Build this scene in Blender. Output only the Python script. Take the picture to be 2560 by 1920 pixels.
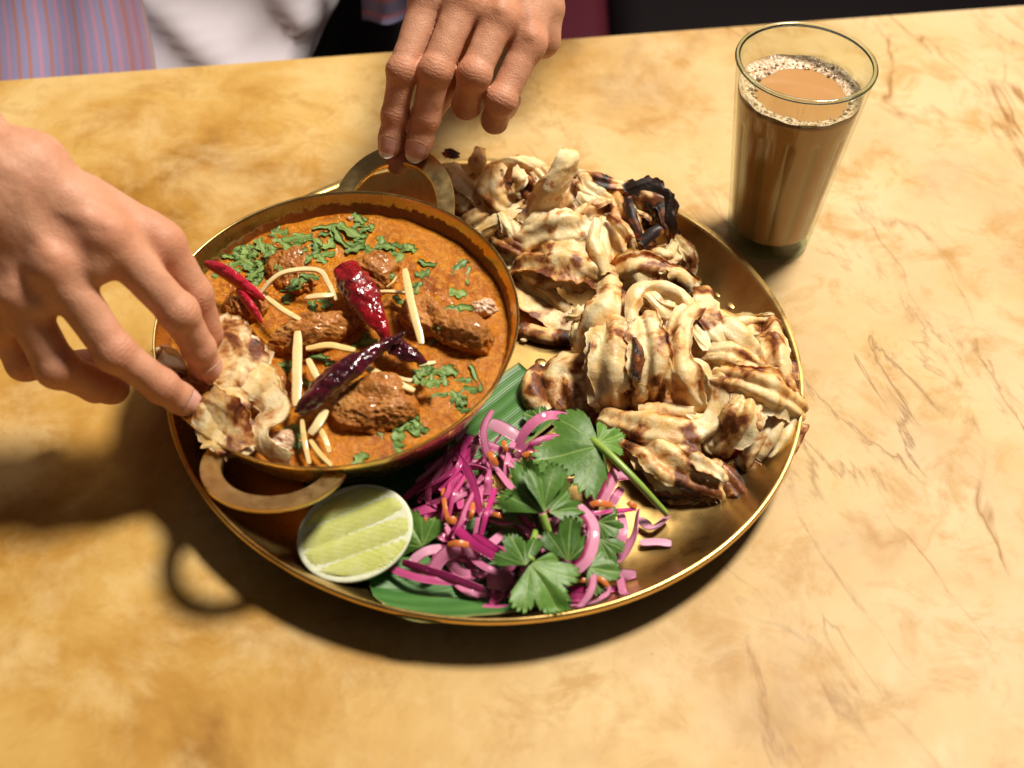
import bpy, bmesh, math, random
import numpy as np
from mathutils import Vector, noise as mnoise

for o in list(bpy.data.objects):
    bpy.data.objects.remove(o)
scene = bpy.context.scene
COL = scene.collection
rng = np.random.default_rng(11)
random.seed(11)

# ------------------------------------------------------------------ camera
# all lengths below are centimetres; meshes are written in metres
CM = 0.01
CAM = np.array([0.0, -55.36, 58.97])
YAW, PITCH, ROLL, FPX = 0.027, 0.815, 0.054, 3483.0      # FPX: focal length for a frame 2560 wide
C_F = np.array([math.sin(YAW)*math.cos(PITCH), math.cos(YAW)*math.cos(PITCH), -math.sin(PITCH)])
_r0 = np.array([math.cos(YAW), -math.sin(YAW), 0.0]); _u0 = np.cross(_r0, C_F)
C_R = _r0*math.cos(ROLL) + _u0*math.sin(ROLL)
C_U = -_r0*math.sin(ROLL) + _u0*math.cos(ROLL)
cd = bpy.data.cameras.new('camera'); cam = bpy.data.objects.new('camera', cd); COL.objects.link(cam)
from mathutils import Matrix
cam.matrix_world = Matrix(((C_R[0], C_U[0], -C_F[0], CAM[0]*CM), (C_R[1], C_U[1], -C_F[1], CAM[1]*CM),
                           (C_R[2], C_U[2], -C_F[2], CAM[2]*CM), (0, 0, 0, 1)))
cd.sensor_width = 36.0; cd.lens = FPX/2560*36.0
cd.clip_start = 0.02; cd.clip_end = 50
cd.dof.use_dof = True; cd.dof.focus_distance = 0.80; cd.dof.aperture_fstop = 5.6
scene.camera = cam

# ------------------------------------------------------------------ light
world = bpy.data.worlds.new('World'); scene.world = world; world.use_nodes = True
bg = world.node_tree.nodes['Background']
bg.inputs['Color'].default_value = (1.0, 0.84, 0.70, 1); bg.inputs['Strength'].default_value = 0.07

def lamp(name, kind, loc, target, energy, color, **kw):
    ld = bpy.data.lights.new(name, kind); lo = bpy.data.objects.new(name, ld); COL.objects.link(lo)
    lo.location = Vector(loc)*CM
    lo.rotation_euler = (Vector(target)-Vector(loc)).to_track_quat('-Z', 'Y').to_euler()
    ld.energy = energy; ld.color = color
    for k, v in kw.items(): setattr(ld, k, v)
    return lo
KEY = np.array([0.352, 0.280, 0.893])*260
lamp('key_lamp', 'SPOT', KEY, (0, 0, 3), 455, (1.0, 0.905, 0.785), spot_size=math.radians(60), spot_blend=0.5, shadow_soft_size=0.26)
lamp('brass_fill_light', 'AREA', (48, 140, 195), (2, -4, 0), 8, (1.0, 0.90, 0.78), shape='RECTANGLE', size=1.0, size_y=0.8)  # added unseen area light that brightens the brass by its reflection

vs = scene.view_settings
scene.display_settings.display_device = 'sRGB'
vs.view_transform = 'Standard'; vs.look = 'None'; vs.exposure = 0.0; vs.gamma = 1.0
try: vs.use_curve_mapping = False
except Exception: pass
scene.render.engine = 'CYCLES'
scene.cycles.use_denoising = True
scene.cycles.max_bounces = 10; scene.cycles.transmission_bounces = 8; scene.cycles.transparent_max_bounces = 32
scene.cycles.caustics_reflective = False; scene.cycles.caustics_refractive = False
scene.cycles.sample_clamp_indirect = 4.0

# ------------------------------------------------------------------ helpers
def at(px, py, z):
    """world point (cm) seen at photo position px,py (2560 x 1920) at height z"""
    d = C_F + C_R*(px-1280)/FPX - C_U*(py-960)/FPX
    return CAM + d*(z-CAM[2])/d[2]
def atd(px, py, dep):
    """the same at a distance dep along the view axis"""
    return CAM + (C_F + C_R*(px-1280)/FPX - C_U*(py-960)/FPX)*dep
def nrm(v):
    v = np.asarray(v, float); return v/(np.linalg.norm(v)+1e-12)

def tag(o, label=None, cat=None, group=None, kind=None):
    if label: o['label'] = label
    if cat: o['category'] = cat
    if group: o['group'] = group
    if kind: o['kind'] = kind
    return o
def empty(name, loc, label=None, cat=None, group=None):
    o = bpy.data.objects.new(name, None); COL.objects.link(o)
    o.location = Vector([float(c) for c in loc])*CM; o.empty_display_size = 0.02
    return tag(o, label, cat, group)
def wloc(o):
    l = np.zeros(3)
    while o is not None:
        l += np.array(o.location)/CM; o = o.parent
    return l
def mk(name, V, F, mat, parent=None, origin=None, attrs=None, smooth=True, angle=None, sub=0):
    """one mesh object from world-space points in cm"""
    V = np.asarray(V, float)
    base = wloc(parent) if parent is not None else (np.asarray(origin, float) if origin is not None else
            np.array([V[:, 0].mean(), V[:, 1].mean(), V[:, 2].min()]))
    me = bpy.data.meshes.new(name)
    Fl = F.tolist() if isinstance(F, np.ndarray) else F
    me.from_pydata(((V-base)*CM).tolist(), [], Fl)
    me.update()
    if attrs:
        for k, a in attrs.items():
            a = np.asarray(a, np.float32)
            at_ = me.attributes.new(k, 'FLOAT' if a.ndim == 1 else 'FLOAT_COLOR', 'POINT')
            if a.ndim == 1: at_.data.foreach_set('value', a)
            else:
                if a.shape[1] == 3: a = np.hstack([a, np.ones((len(a), 1), np.float32)])
                at_.data.foreach_set('color', a.ravel())
    me.polygons.foreach_set('use_smooth', [smooth]*len(me.polygons))
    if angle is not None: me.set_sharp_from_angle(angle=math.radians(angle))
    o = bpy.data.objects.new(name, me); COL.objects.link(o)
    if mat is not None: me.materials.append(mat)
    if parent is not None: o.parent = parent
    else: o.location = Vector(base)*CM
    if sub:
        m = o.modifiers.new('subdivision', 'SUBSURF'); m.levels = m.render_levels = sub
    return o

def grid_faces(n, m, close_u=False, close_v=False):
    """quads of an n x m grid of points stored row by row"""
    i = np.arange(n if close_u else n-1); j = np.arange(m if close_v else m-1)
    I, J = np.meshgrid(i, j, indexing='ij'); I2 = (I+1) % n; J2 = (J+1) % m
    return np.stack([I*m+J, I2*m+J, I2*m+J2, I*m+J2], -1).reshape(-1, 4)
def lathe(prof, n=96, cen=(0, 0, 0), cap0=False, cap1=False, mod=None):
    prof = np.asarray(prof, float); m = len(prof)
    t = np.linspace(0, 2*np.pi, n, endpoint=False)
    rr = np.repeat(prof[None, :, 0], n, 0)
    if mod is not None: rr = rr*mod(t[:, None], prof[None, :, 1])
    V = np.stack([rr*np.cos(t)[:, None], rr*np.sin(t)[:, None], np.repeat(prof[None, :, 1], n, 0)], -1).reshape(-1, 3)+np.asarray(cen)
    F = grid_faces(n, m, close_u=True).tolist()
    if cap0: F.append([i*m for i in range(n)][::-1])
    if cap1: F.append([i*m+m-1 for i in range(n)])
    return V, F
def catmull(P, n):
    P = np.asarray(P, float)
    if len(P) == 2:
        return P[0]+(P[1]-P[0])*np.linspace(0, 1, n)[:, None]
    Q = np.vstack([2*P[0]-P[1], P, 2*P[-1]-P[-2]])
    L = np.concatenate([[0], np.cumsum(np.linalg.norm(np.diff(P, axis=0), axis=1)+1e-6)]); L /= L[-1]
    out = []
    for s in np.linspace(0, 1, n):
        i = min(int(np.searchsorted(L, s, side='right'))-1, len(P)-2); i = max(i, 0)
        u = (s-L[i])/(L[i+1]-L[i])
        a, b, c, d = Q[i:i+4]
        out.append(0.5*((2*b)+(-a+c)*u+(2*a-5*b+4*c-d)*u*u+(-a+3*b-3*c+d)*u**3))
    return np.array(out)
def frames(P, up=(0, 0, 1)):
    """tangent, side, normal along a path"""
    T = np.gradient(P, axis=0); T /= np.linalg.norm(T, axis=1)[:, None]+1e-9
    up = np.asarray(up, float)
    if up.ndim == 1: up = np.repeat(up[None], len(P), 0)
    S = np.cross(T, up); S /= np.linalg.norm(S, axis=1)[:, None]+1e-9
    return T, S, np.cross(S, T)
def tube(P, R, seg=10, up=(0, 0, 1), flat=1.0, mod=None, cap=True):
    """tube along P with radii R, flat squeezes it along the normal"""
    P = np.asarray(P, float); R = np.broadcast_to(np.asarray(R, float), (len(P),))
    T, S, N = frames(P, up)
    a = np.linspace(0, 2*np.pi, seg, endpoint=False)
    rr = R[:, None]*np.ones(seg)
    if mod is not None: rr = rr*mod(np.linspace(0, 1, len(P))[:, None], a[None, :])
    V = P[:, None]+rr[..., None]*(np.cos(a)[None, :, None]*S[:, None]+flat*np.sin(a)[None, :, None]*N[:, None])
    n = len(P); V = V.reshape(-1, 3); F = grid_faces(n, seg, close_v=True).tolist()
    if cap:
        V = np.vstack([V, P[0], P[-1]]); k = n*seg
        F += [[k, j, (j+1) % seg] for j in range(seg)]
        F += [[k+1, (n-1)*seg+(j+1) % seg, (n-1)*seg+j] for j in range(seg)]
    return V, F
def join(parts):
    Vs, Fs, k = [], [], 0
    for V, F in parts:
        Vs.append(np.asarray(V)); Fs += [[int(i)+k for i in f] for f in F]; k += len(V)
    return np.vstack(Vs), Fs
def fbm(P, s=1.0, seed=0.0, octv=3):
    """cheap vectorised smooth noise in about -1..1"""
    P = np.asarray(P, float)*s+seed*7.31
    out = np.zeros(len(P)); a = 0.6
    for o in range(octv):
        x, y, z = P[:, 0], P[:, 1], P[:, 2]
        out += a*(np.sin(x*1.7+1.3*np.sin(y*1.3+seed)+z*.7)+np.sin(y*1.9+1.2*np.sin(z*1.5+x*.6)+2.1)+np.sin(z*1.8+1.4*np.sin(x*1.1+y*.8)+4.2))/3*1.4
        P = P[:, [1, 2, 0]]*2.03+3.7; a *= .5
    return out
def smin(a, b, k):
    h = np.clip(.5+.5*(b-a)/k, 0, 1)
    return b+(a-b)*h-k*h*(1-h)
def rcone(p, a, b, ra, rb):
    ab = b-a; t = np.clip(((p-a)@ab)/(ab@ab+1e-9), 0, 1)
    d = p-(a+t[:, None]*ab)
    return np.sqrt((d*d).sum(1))-(ra+(rb-ra)*t)
def surfnet(f, lo, hi, h, margin=2.2):
    """mesh of f(p)=0 by surface nets, evaluated only near the surface"""
    lo = np.asarray(lo, float); hi = np.asarray(hi, float)
    n = (np.ceil((hi-lo)/h/4)*4+1).astype(int)
    c = [np.arange(0, n[i], 4) for i in range(3)]
    G = np.stack(np.meshgrid(*c, indexing='ij'), -1)
    cv = f((lo+G.reshape(-1, 3)*h)).reshape(G.shape[:3])
    D = cv
    for ax in range(3): D = np.repeat(D, 4, axis=ax)
    D = D[2:, 2:, 2:]
    full = np.full(n, 1e3)
    s = [min(n[i], D.shape[i]) for i in range(3)]
    full[:s[0], :s[1], :s[2]] = D[:s[0], :s[1], :s[2]]
    near = np.abs(full) < 4*h*margin
    idx = np.argwhere(near)
    full[near] = f(lo+idx*h)
    ins = full < 0
    sl = [slice(None, -1), slice(1, None)]
    cnt = np.zeros(tuple(n-1), int); acc = np.zeros(tuple(n-1)+(3,))
    tot = np.zeros(tuple(n-1), int)
    for a in (0, 1):
        for b in (0, 1):
            for c_ in (0, 1): tot += ins[sl[a], sl[b], sl[c_]]
    act = (tot > 0) & (tot < 8)
    ai = np.argwhere(act)
    P = np.zeros((len(ai), 3)); W = np.zeros(len(ai))
    corners = [(a, b, c_) for a in (0, 1) for b in (0, 1) for c_ in (0, 1)]
    val = {q: full[ai[:, 0]+q[0], ai[:, 1]+q[1], ai[:, 2]+q[2]] for q in corners}
    for q in corners:
        for ax in range(3):
            if q[ax] == 0:
                r = list(q); r[ax] = 1; r = tuple(r)
                v0, v1 = val[q], val[r]; m = (v0 < 0) != (v1 < 0)
                t = np.where(m, v0/np.where(m, v0-v1, 1), 0)
                e = np.zeros((len(ai), 3)); e += q; e[:, ax] += t
                P[m] += e[m]; W[m] += 1
    V = lo+(ai+P/W[:, None])*h
    cid = -np.ones(tuple(n-1), int); cid[tuple(ai.T)] = np.arange(len(ai))
    F = []
    for ax in range(3):
        u, w = (ax+1) % 3, (ax+2) % 3
        s0 = [slice(None)]*3; s1 = [slice(None)]*3
        s0[ax] = slice(None, -1); s1[ax] = slice(1, None)
        ch = ins[tuple(s0)] != ins[tuple(s1)]
        E = np.argwhere(ch)
        E = E[(E[:, u] > 0) & (E[:, w] > 0) & (E[:, u] < n[u]-1) & (E[:, w] < n[w]-1)]
        q = []
        for du, dw in ((1, 1), (0, 1), (0, 0), (1, 0)):
            I = E.copy(); I[:, u] -= du; I[:, w] -= dw
            q.append(cid[tuple(I.T)])
        q = np.stack(q, 1)
        fl = ins[tuple(E.T)]
        q[~fl] = q[~fl][:, ::-1]
        F.append(q)
    F = np.vstack(F); F = F[(F >= 0).all(1)]
    return V, F

# ------------------------------------------------------------------ materials
def material(name):
    m = bpy.data.materials.new(name); m.use_nodes = True
    nt = m.node_tree; nt.nodes.clear()
    out = nt.nodes.new('ShaderNodeOutputMaterial'); b = nt.nodes.new('ShaderNodeBsdfPrincipled')
    nt.links.new(b.outputs[0], out.inputs[0])
    return m, nt, b
class NB:
    """small node builder"""
    def __init__(s, nt): s.nt = nt
    def node(s, t, **kw):
        n = s.nt.nodes.new(t)
        for k, v in kw.items(): setattr(n, k, v)
        return n
    def link(s, a, b): s.nt.links.new(a, b)
    def put(s, sock, v):
        if isinstance(v, bpy.types.NodeSocket): s.link(v, sock)
        elif isinstance(v, (tuple, list)) and len(v) == 3 and sock.type == 'RGBA': sock.default_value = (*v, 1)
        else: sock.default_value = v
    def coord(s, kind='Object', scale=(1, 1, 1), rot=(0, 0, 0), loc=(0, 0, 0)):
        t = s.node('ShaderNodeTexCoord'); m = s.node('ShaderNodeMapping')
        m.inputs['Scale'].default_value = scale; m.inputs['Rotation'].default_value = rot; m.inputs['Location'].default_value = loc
        s.link(t.outputs[kind], m.inputs['Vector']); return m.outputs[0]
    def noise(s, vec, scale, detail=4, rough=.55, dist=0.0, out='Fac'):
        n = s.node('ShaderNodeTexNoise'); s.link(vec, n.inputs['Vector'])
        n.inputs['Scale'].default_value = scale; n.inputs['Detail'].default_value = detail
        n.inputs['Roughness'].default_value = rough; n.inputs['Distortion'].default_value = dist
        return n.outputs[out]
    def voro(s, vec, scale, feature='F1', out='Distance', rand=1.0):
        n = s.node('ShaderNodeTexVoronoi', feature=feature); s.link(vec, n.inputs['Vector'])
        n.inputs['Scale'].default_value = scale; n.inputs['Randomness'].default_value = rand
        return n.outputs[out]
    def ramp(s, fac, stops, interp='LINEAR'):
        r = s.node('ShaderNodeValToRGB'); r.color_ramp.interpolation = interp
        e = r.color_ramp.elements
        while len(e) < len(stops): e.new(.5)
        for x, (p, c) in zip(e, stops):
            x.position = p; x.color = (*c, 1) if isinstance(c, tuple) else (c, c, c, 1)
        s.put(r.inputs[0], fac); return r.outputs[0]
    def mix(s, fac, a, b, mode='MIX'):
        n = s.node('ShaderNodeMix', data_type='RGBA', blend_type=mode)
        s.put(n.inputs[0], fac); s.put(n.inputs[6], a); s.put(n.inputs[7], b); return n.outputs[2]
    def math(s, op, a, b=0.0, c=None):
        n = s.node('ShaderNodeMath', operation=op); s.put(n.inputs[0], a); s.put(n.inputs[1], b)
        if c is not None: s.put(n.inputs[2], c)
        return n.outputs[0]
    def attr(s, name, out='Fac'):
        n = s.node('ShaderNodeAttribute', attribute_name=name); return n.outputs[out]
    def rand(s):
        return s.node('ShaderNodeObjectInfo').outputs['Random']
    def bump(s, h, strength=.3, dist=.001, normal=None):
        n = s.node('ShaderNodeBump'); n.inputs['Strength'].default_value = strength; n.inputs['Distance'].default_value = dist
        s.put(n.inputs['Height'], h)
        if normal is not None: s.link(normal, n.inputs['Normal'])
        return n.outputs[0]
def simple(name, col, rough=.5, metal=0.0, spec=.5, coat=0.0, sss=0.0, bump=None, var=.15, vscale=300):
    m, nt, b = material(name); N = NB(nt); v = N.coord()
    n = N.noise(v, vscale, 3)
    c = N.mix(n, tuple(x*(1-var) for x in col), tuple(min(1, x*(1+var)) for x in col))
    N.put(b.inputs['Base Color'], c); b.inputs['Roughness'].default_value = rough; b.inputs['Metallic'].default_value = metal
    b.inputs['Specular IOR Level'].default_value = spec; b.inputs['Coat Weight'].default_value = coat
    if sss:
        b.inputs['Subsurface Weight'].default_value = sss; b.inputs['Subsurface Radius'].default_value = (.004, .002, .001); b.inputs['Subsurface Scale'].default_value = 1.0
    if bump: N.put(b.inputs['Normal'], N.bump(N.noise(v, bump[0], 4), bump[1], bump[2]))
    return m
# ================================================================== SETTING
EDGE_A, EDGE_B = 35.74, 0.201                     # the far table edge: y = A + B x
def mat_marble():
    m, nt, b = material('yellow_marble'); N = NB(nt)
    v = N.coord('Object', (1, 1, 1), (0, 0, math.radians(12)))
    big = N.noise(v, 6.5, 6, .62, .5)
    base = N.ramp(big, [(.32, (.29, .135, .020)), (.43, (.46, .25, .050)), (.54, (.56, .345, .095)), (.66, (.66, .47, .19))])
    cl = N.ramp(N.noise(v, 15, 6, .68, .3), [(.48, 0.0), (.66, 1.0)])                 # cloudy pale patches
    base = N.mix(N.math('MULTIPLY', cl, .5), base, (.70, .52, .25))
    # paler towards the right-hand end of the slab
    sep = N.node('ShaderNodeSeparateXYZ'); N.link(N.coord('Object'), sep.inputs[0])
    side = N.node('ShaderNodeMapRange'); side.inputs[1].default_value = -.12; side.inputs[2].default_value = .30; N.link(sep.outputs[0], side.inputs[0])
    w = N.math('MULTIPLY', side.outputs[0], N.ramp(N.noise(v, 9, 5, .6), [(.3, .35), (.7, 1.0)]))
    base = N.mix(w, base, (.61, .465, .27))
    bl = N.ramp(N.noise(v, 24, 7, .72, .5), [(.5, 0.0), (.66, 1.0)])                   # ochre mottling
    base = N.mix(N.math('MULTIPLY', bl, .62), base, (.40, .20, .034))
    def veins(sc, rot, loc, nscale, width, colr, mask_scale, m0, m1, amt, base):
        t_ = N.node('ShaderNodeTexCoord'); mp = N.node('ShaderNodeMapping', vector_type='TEXTURE')
        mp.inputs['Scale'].default_value = sc; mp.inputs['Rotation'].default_value = (0, 0, math.radians(rot)); mp.inputs['Location'].default_value = loc
        N.link(t_.outputs['Object'], mp.inputs['Vector'])
        wn = N.noise(mp.outputs[0], nscale, 5, .55, .6)
        ln = N.ramp(N.math('ABSOLUTE', N.math('SUBTRACT', wn, .5)), [(0.0, .9), (width*.5, .5), (width*1.6, 0.0)])
        br = N.ramp(N.noise(N.coord('Object', loc=loc), mask_scale, 5, .6), [(m0, 0.0), (m1, 1.0)])
        k = N.math('MULTIPLY', N.math('MULTIPLY', ln, br), N.math('ADD', N.math('MULTIPLY', side.outputs[0], amt), .08))
        return N.mix(k, base, colr)
    base = veins((.16, .5, 1), 16, (.1, .2, 0), 2.2, .016, (.27, .12, .025), 9, .48, .60, .95, base)
    base = veins((.11, .42, 1), 20, (.7, .5, 0), 2.6, .013, (.22, .11, .035), 7, .50, .62, .85, base)
    base = veins((.3, .6, 1), 10, (.3, .9, 0), 3.0, .02, (.38, .18, .03), 12, .5, .66, .7, base)
    # tiny pits
    pit = N.ramp(N.voro(v, 55), [(.0, 1.0), (.06, 0.0)])
    pk = N.ramp(N.noise(v, 9, 2), [(.55, 0.0), (.65, 1.0)])
    base = N.mix(N.math('MULTIPLY', N.math('MULTIPLY', pit, pk), .5), base, (.24, .11, .02))
    N.put(b.inputs['Base Color'], base)
    N.put(b.inputs['Roughness'], N.ramp(N.noise(v, 30, 4), [(.3, .42), (.7, .58)]))
    b.inputs['Specular IOR Level'].default_value = .22
    N.put(b.inputs['Normal'], N.bump(N.noise(v, 120, 4), .06, .001))
    return m
M_marble = mat_marble()
def table():
    t = empty('marble_table', (0, 0, -75), 'yellow veined marble table under the brass platter and the glass of tea', 'table')
    x0, x1, y0 = -75, 75, -62
    P = [(x0, y0), (x1, y0), (x1, EDGE_A+EDGE_B*x1), (x0, EDGE_A+EDGE_B*x0)]
    bm = bmesh.new()
    lo = [bm.verts.new((x*CM, y*CM, .75-.03)) for x, y in P]; hi = [bm.verts.new((x*CM, y*CM, .75)) for x, y in P]
    bm.faces.new(hi); bm.faces.new(lo[::-1])
    for i in range(4): bm.faces.new((lo[i], lo[(i+1) % 4], hi[(i+1) % 4], hi[i]))
    bmesh.ops.bevel(bm, geom=[e for e in bm.edges], offset=.004, segments=3, affect='EDGES')
    me = bpy.data.meshes.new('table_top'); bm.to_mesh(me); bm.free(); me.materials.append(M_marble)
    o = bpy.data.objects.new('table_top', me); COL.objects.link(o); o.parent = t
    mt = simple('black_iron', (.02, .02, .022), .5, .6)
    V, F = lathe([(4, -72), (4, -3.2)], 32, (0, -6, 0)); mk('pedestal', V, F, mt, t)
    V, F = lathe([(0.1, -75), (26, -75), (26, -74), (24, -73), (4, -71.5)], 48, (0, -6, 0)); mk('foot', V, F, mt, t)
table()
def setting():
    mf = simple('dark_floor', (.012, .009, .010), .7, var=.3, vscale=20)
    V = [(-250, -150, -75.2), (250, -150, -75.2), (250, 260, -75.2), (-250, 260, -75.2)]
    tag(mk('floor', V, [[0, 1, 2, 3]], mf, origin=(0, 0, -75.2), smooth=False), kind='structure')
    # bench the diner sits on: dark upholstery with a burgundy cushion
    md = simple('black_leather', (.0035, .0018, .0025), .6, spec=.15, bump=(250, .3, .001))
    mr = simple('burgundy_leather', (.05, .003, .010), .65, spec=.2, bump=(250, .3, .001))
    b = empty('bench_seat', (0, 75, -75), 'black bench with a burgundy cushion in shadow behind the table', 'bench')
    def box(name, x0, x1, y0, y1, z0, z1, m, bev=3):
        bm = bmesh.new(); bmesh.ops.create_cube(bm, size=1.0)
        for v in bm.verts:
            v.co = Vector(((x0+x1)/2+v.co.x*(x1-x0), (y0+y1)/2+v.co.y*(y1-y0), (z0+z1)/2+v.co.z*(z1-z0)))
        bmesh.ops.bevel(bm, geom=list(bm.edges), offset=bev, segments=4, affect='EDGES', profile=.6)
        V = np.array([v.co for v in bm.verts]); bm.verts.index_update(); F = [[v.index for v in f.verts] for f in bm.faces]; bm.free()
        return mk(name, V, F, m, b)
    box('plinth', -120, 120, 52, 110, -75, -40, md, 1)
    box('seat', -120, 4, 48, 112, -39.5, -27, md, 4)
    box('seat', 12.6, 120, 48, 112, -39.5, -27, md, 4)
    box('cushion', 3, 12.5, 47, 104, -39.4, -26, mr, 3)
    box('backrest', -120, 120, 112.5, 124, -75, 25, md, 4)
setting()
# ================================================================== BRASS WARE
PR, PZ = 18.0, 2.64                                # platter rim radius and height
def mat_brass(name, col=(.72, .46, .15), rough=.26, dents=0.25, stain=.5, sc=1.0, smear=False):
    m, nt, b = material(name); N = NB(nt); v = N.coord()
    big = N.noise(v, 16*sc, 5, .6)
    sp = N.ramp(N.noise(v, 60*sc, 5, .7), [(.52, 0.0), (.75, 1.0)])
    c = N.mix(N.ramp(big, [(.3, 0.0), (.7, 1.0)]), tuple(x*.82 for x in col), tuple(min(1, x*1.1) for x in col))
    c = N.mix(N.math('MULTIPLY', sp, stain), c, (col[0]*.5, col[1]*.38, col[2]*.3))
    N.put(b.inputs['Base Color'], c); b.inputs['Metallic'].default_value = 1.0
    N.put(b.inputs['Roughness'], N.ramp(N.noise(v, 45*sc, 4), [(.3, rough*.8), (.7, rough*1.35)]))
    sc_ = N.noise(N.coord('Object', (14, 260, 14), (0, 0, .6)), 1.5, 3)           # fine brushed scratches
    h = N.noise(v, 22*sc, 1.5, .4)                                                # hammer marks
    n1 = N.bump(h, dents, .004)
    N.put(b.inputs['Normal'], N.bump(sc_, .05, .0006, n1))
    if smear:                                                                     # cooked-on sauce above the sauce line
        s1 = N.math('ADD', N.math('MULTIPLY', N.attr('smear'), .62), N.math('MULTIPLY', N.noise(v, 210, 5, .7), .55))
        k = N.ramp(s1, [(.60, 0.0), (.66, 1.0)])
        c2 = N.mix(k, c, N.mix(N.noise(v, 300, 3), (.10, .022, .004), (.28, .075, .010)))
        N.put(b.inputs['Base Color'], c2); N.put(b.inputs['Metallic'], N.math('SUBTRACT', 1.0, k))
    return m
M_plate = mat_brass('brass_platter_metal', (.74, .49, .17), .30, .22)
M_pan = mat_brass('brass_pan_metal', (.74, .50, .18), .24, .10, .55, 2.0, True)
M_handle = mat_brass('brass_handle_metal', (.76, .54, .23), .30, .10, .25, 3.0)
def platter():
    prof = [(0.01, .55), (6, .52), (11, .5), (13.6, .5), (14.8, .58), (15.9, .95), (16.8, 1.55), (17.45, 2.2), (17.72, 2.62),
            (17.80, 2.70), (17.92, 2.70), (18.0, 2.62), (17.85, 2.1), (17.2, 1.35), (16.3, .7), (15.2, .25), (14, .05), (10, .03), (0.01, .03)]
    P = np.array(prof)
    # a finer profile
    Q = catmull(np.c_[P, np.zeros(len(P))], 70)[:, :2]; Q[:, 0] = np.maximum(Q[:, 0], .01); Q[:, 1] = np.maximum(Q[:, 1], .02)
    V, F = lathe(Q[::-1], 180)
    d = fbm(V, .33, 1.0, 2)*.05; r = np.hypot(V[:, 0], V[:, 1])
    V[:, 2] += d*np.clip(r/14, 0, 1)*(Q[:, 1].max() > 0)*np.clip((V[:, 2]-.02)*3, 0, 1)
    o = mk('brass_platter', V, F, M_plate, origin=(0, 0, 0))
    tag(o, 'large round brass platter with a raised rim, carrying the pan, bread and salad', 'platter')
    # raised dimples seen in the metal
    for (px, py) in ((1799, 721), (1835, 742), (1352, 906)):
        p = at(px, py, .55); k = rng.uniform(.26, .42)
        a = np.linspace(0, 2*np.pi, 14, endpoint=False)
        rows = [(0.02, .035), (.45, .028), (.8, .01), (1.0, -.02)]
        if np.hypot(p[0], p[1]) > 13.5:
            rr = np.hypot(p[0], p[1]); zz = np.interp(rr, [13.6, 14.8, 15.9, 16.8, 17.45], [.5, .58, .95, 1.55, 2.2]); p = at(px, py, zz)
            p[2] = np.interp(np.hypot(p[0], p[1]), [13.6, 14.8, 15.9, 16.8, 17.45], [.5, .58, .95, 1.55, 2.2])-.02
        V = np.array([[p[0]+r*k*math.cos(x), p[1]+r*k*math.sin(x), p[2]+h] for r, h in rows for x in a])
        mk('dimple', V, grid_faces(4, 14, close_v=True), M_plate, o)
    return o
platter()

PAN_C = np.array([-8.154, -1.631, 6.6]); PAN_R = 9.805
PAN_N = nrm([-.064, -.086, 1.0])
PAN_X = nrm(np.array([1, 0, 0])-PAN_N*PAN_N[0]); PAN_Y = np.cross(PAN_N, PAN_X)
def pan_pt(u, v, w):
    """pan coordinates (w up from the rim plane) to the world"""
    u, v, w = np.broadcast_arrays(np.asarray(u, float), np.asarray(v, float), np.asarray(w, float))
    return PAN_C+u[..., None]*PAN_X+v[..., None]*PAN_Y+w[..., None]*PAN_N
def onpan(px, py, w=0.0):
    """point seen at px,py lying w above the rim plane"""
    d = C_F+C_R*(px-1280)/FPX-C_U*(py-960)/FPX
    p0 = PAN_C+PAN_N*w
    return CAM+d*(((p0-CAM)@PAN_N)/(d@PAN_N))
def pan_uvw(p):
    q = np.asarray(p)-PAN_C; return np.array([q@PAN_X, q@PAN_Y, q@PAN_N])
HANDLE_DIR = math.radians(75.5)
def handle_pt(sgn, t, rad, lift=0.0):
    """point of the handle centre-line; rad scales the half ring"""
    a = HANDLE_DIR+(0 if sgn > 0 else math.pi)
    e = np.array([math.cos(a), math.sin(a)]); f = np.array([-e[1], e[0]])
    u = 9.15+rad*1.08*np.sin(t); s = rad*np.cos(t)
    w = -.85+(u-9.15)*.40+lift
    return pan_pt(e[0]*u+f[0]*s, e[1]*u+f[1]*s, w)
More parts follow.
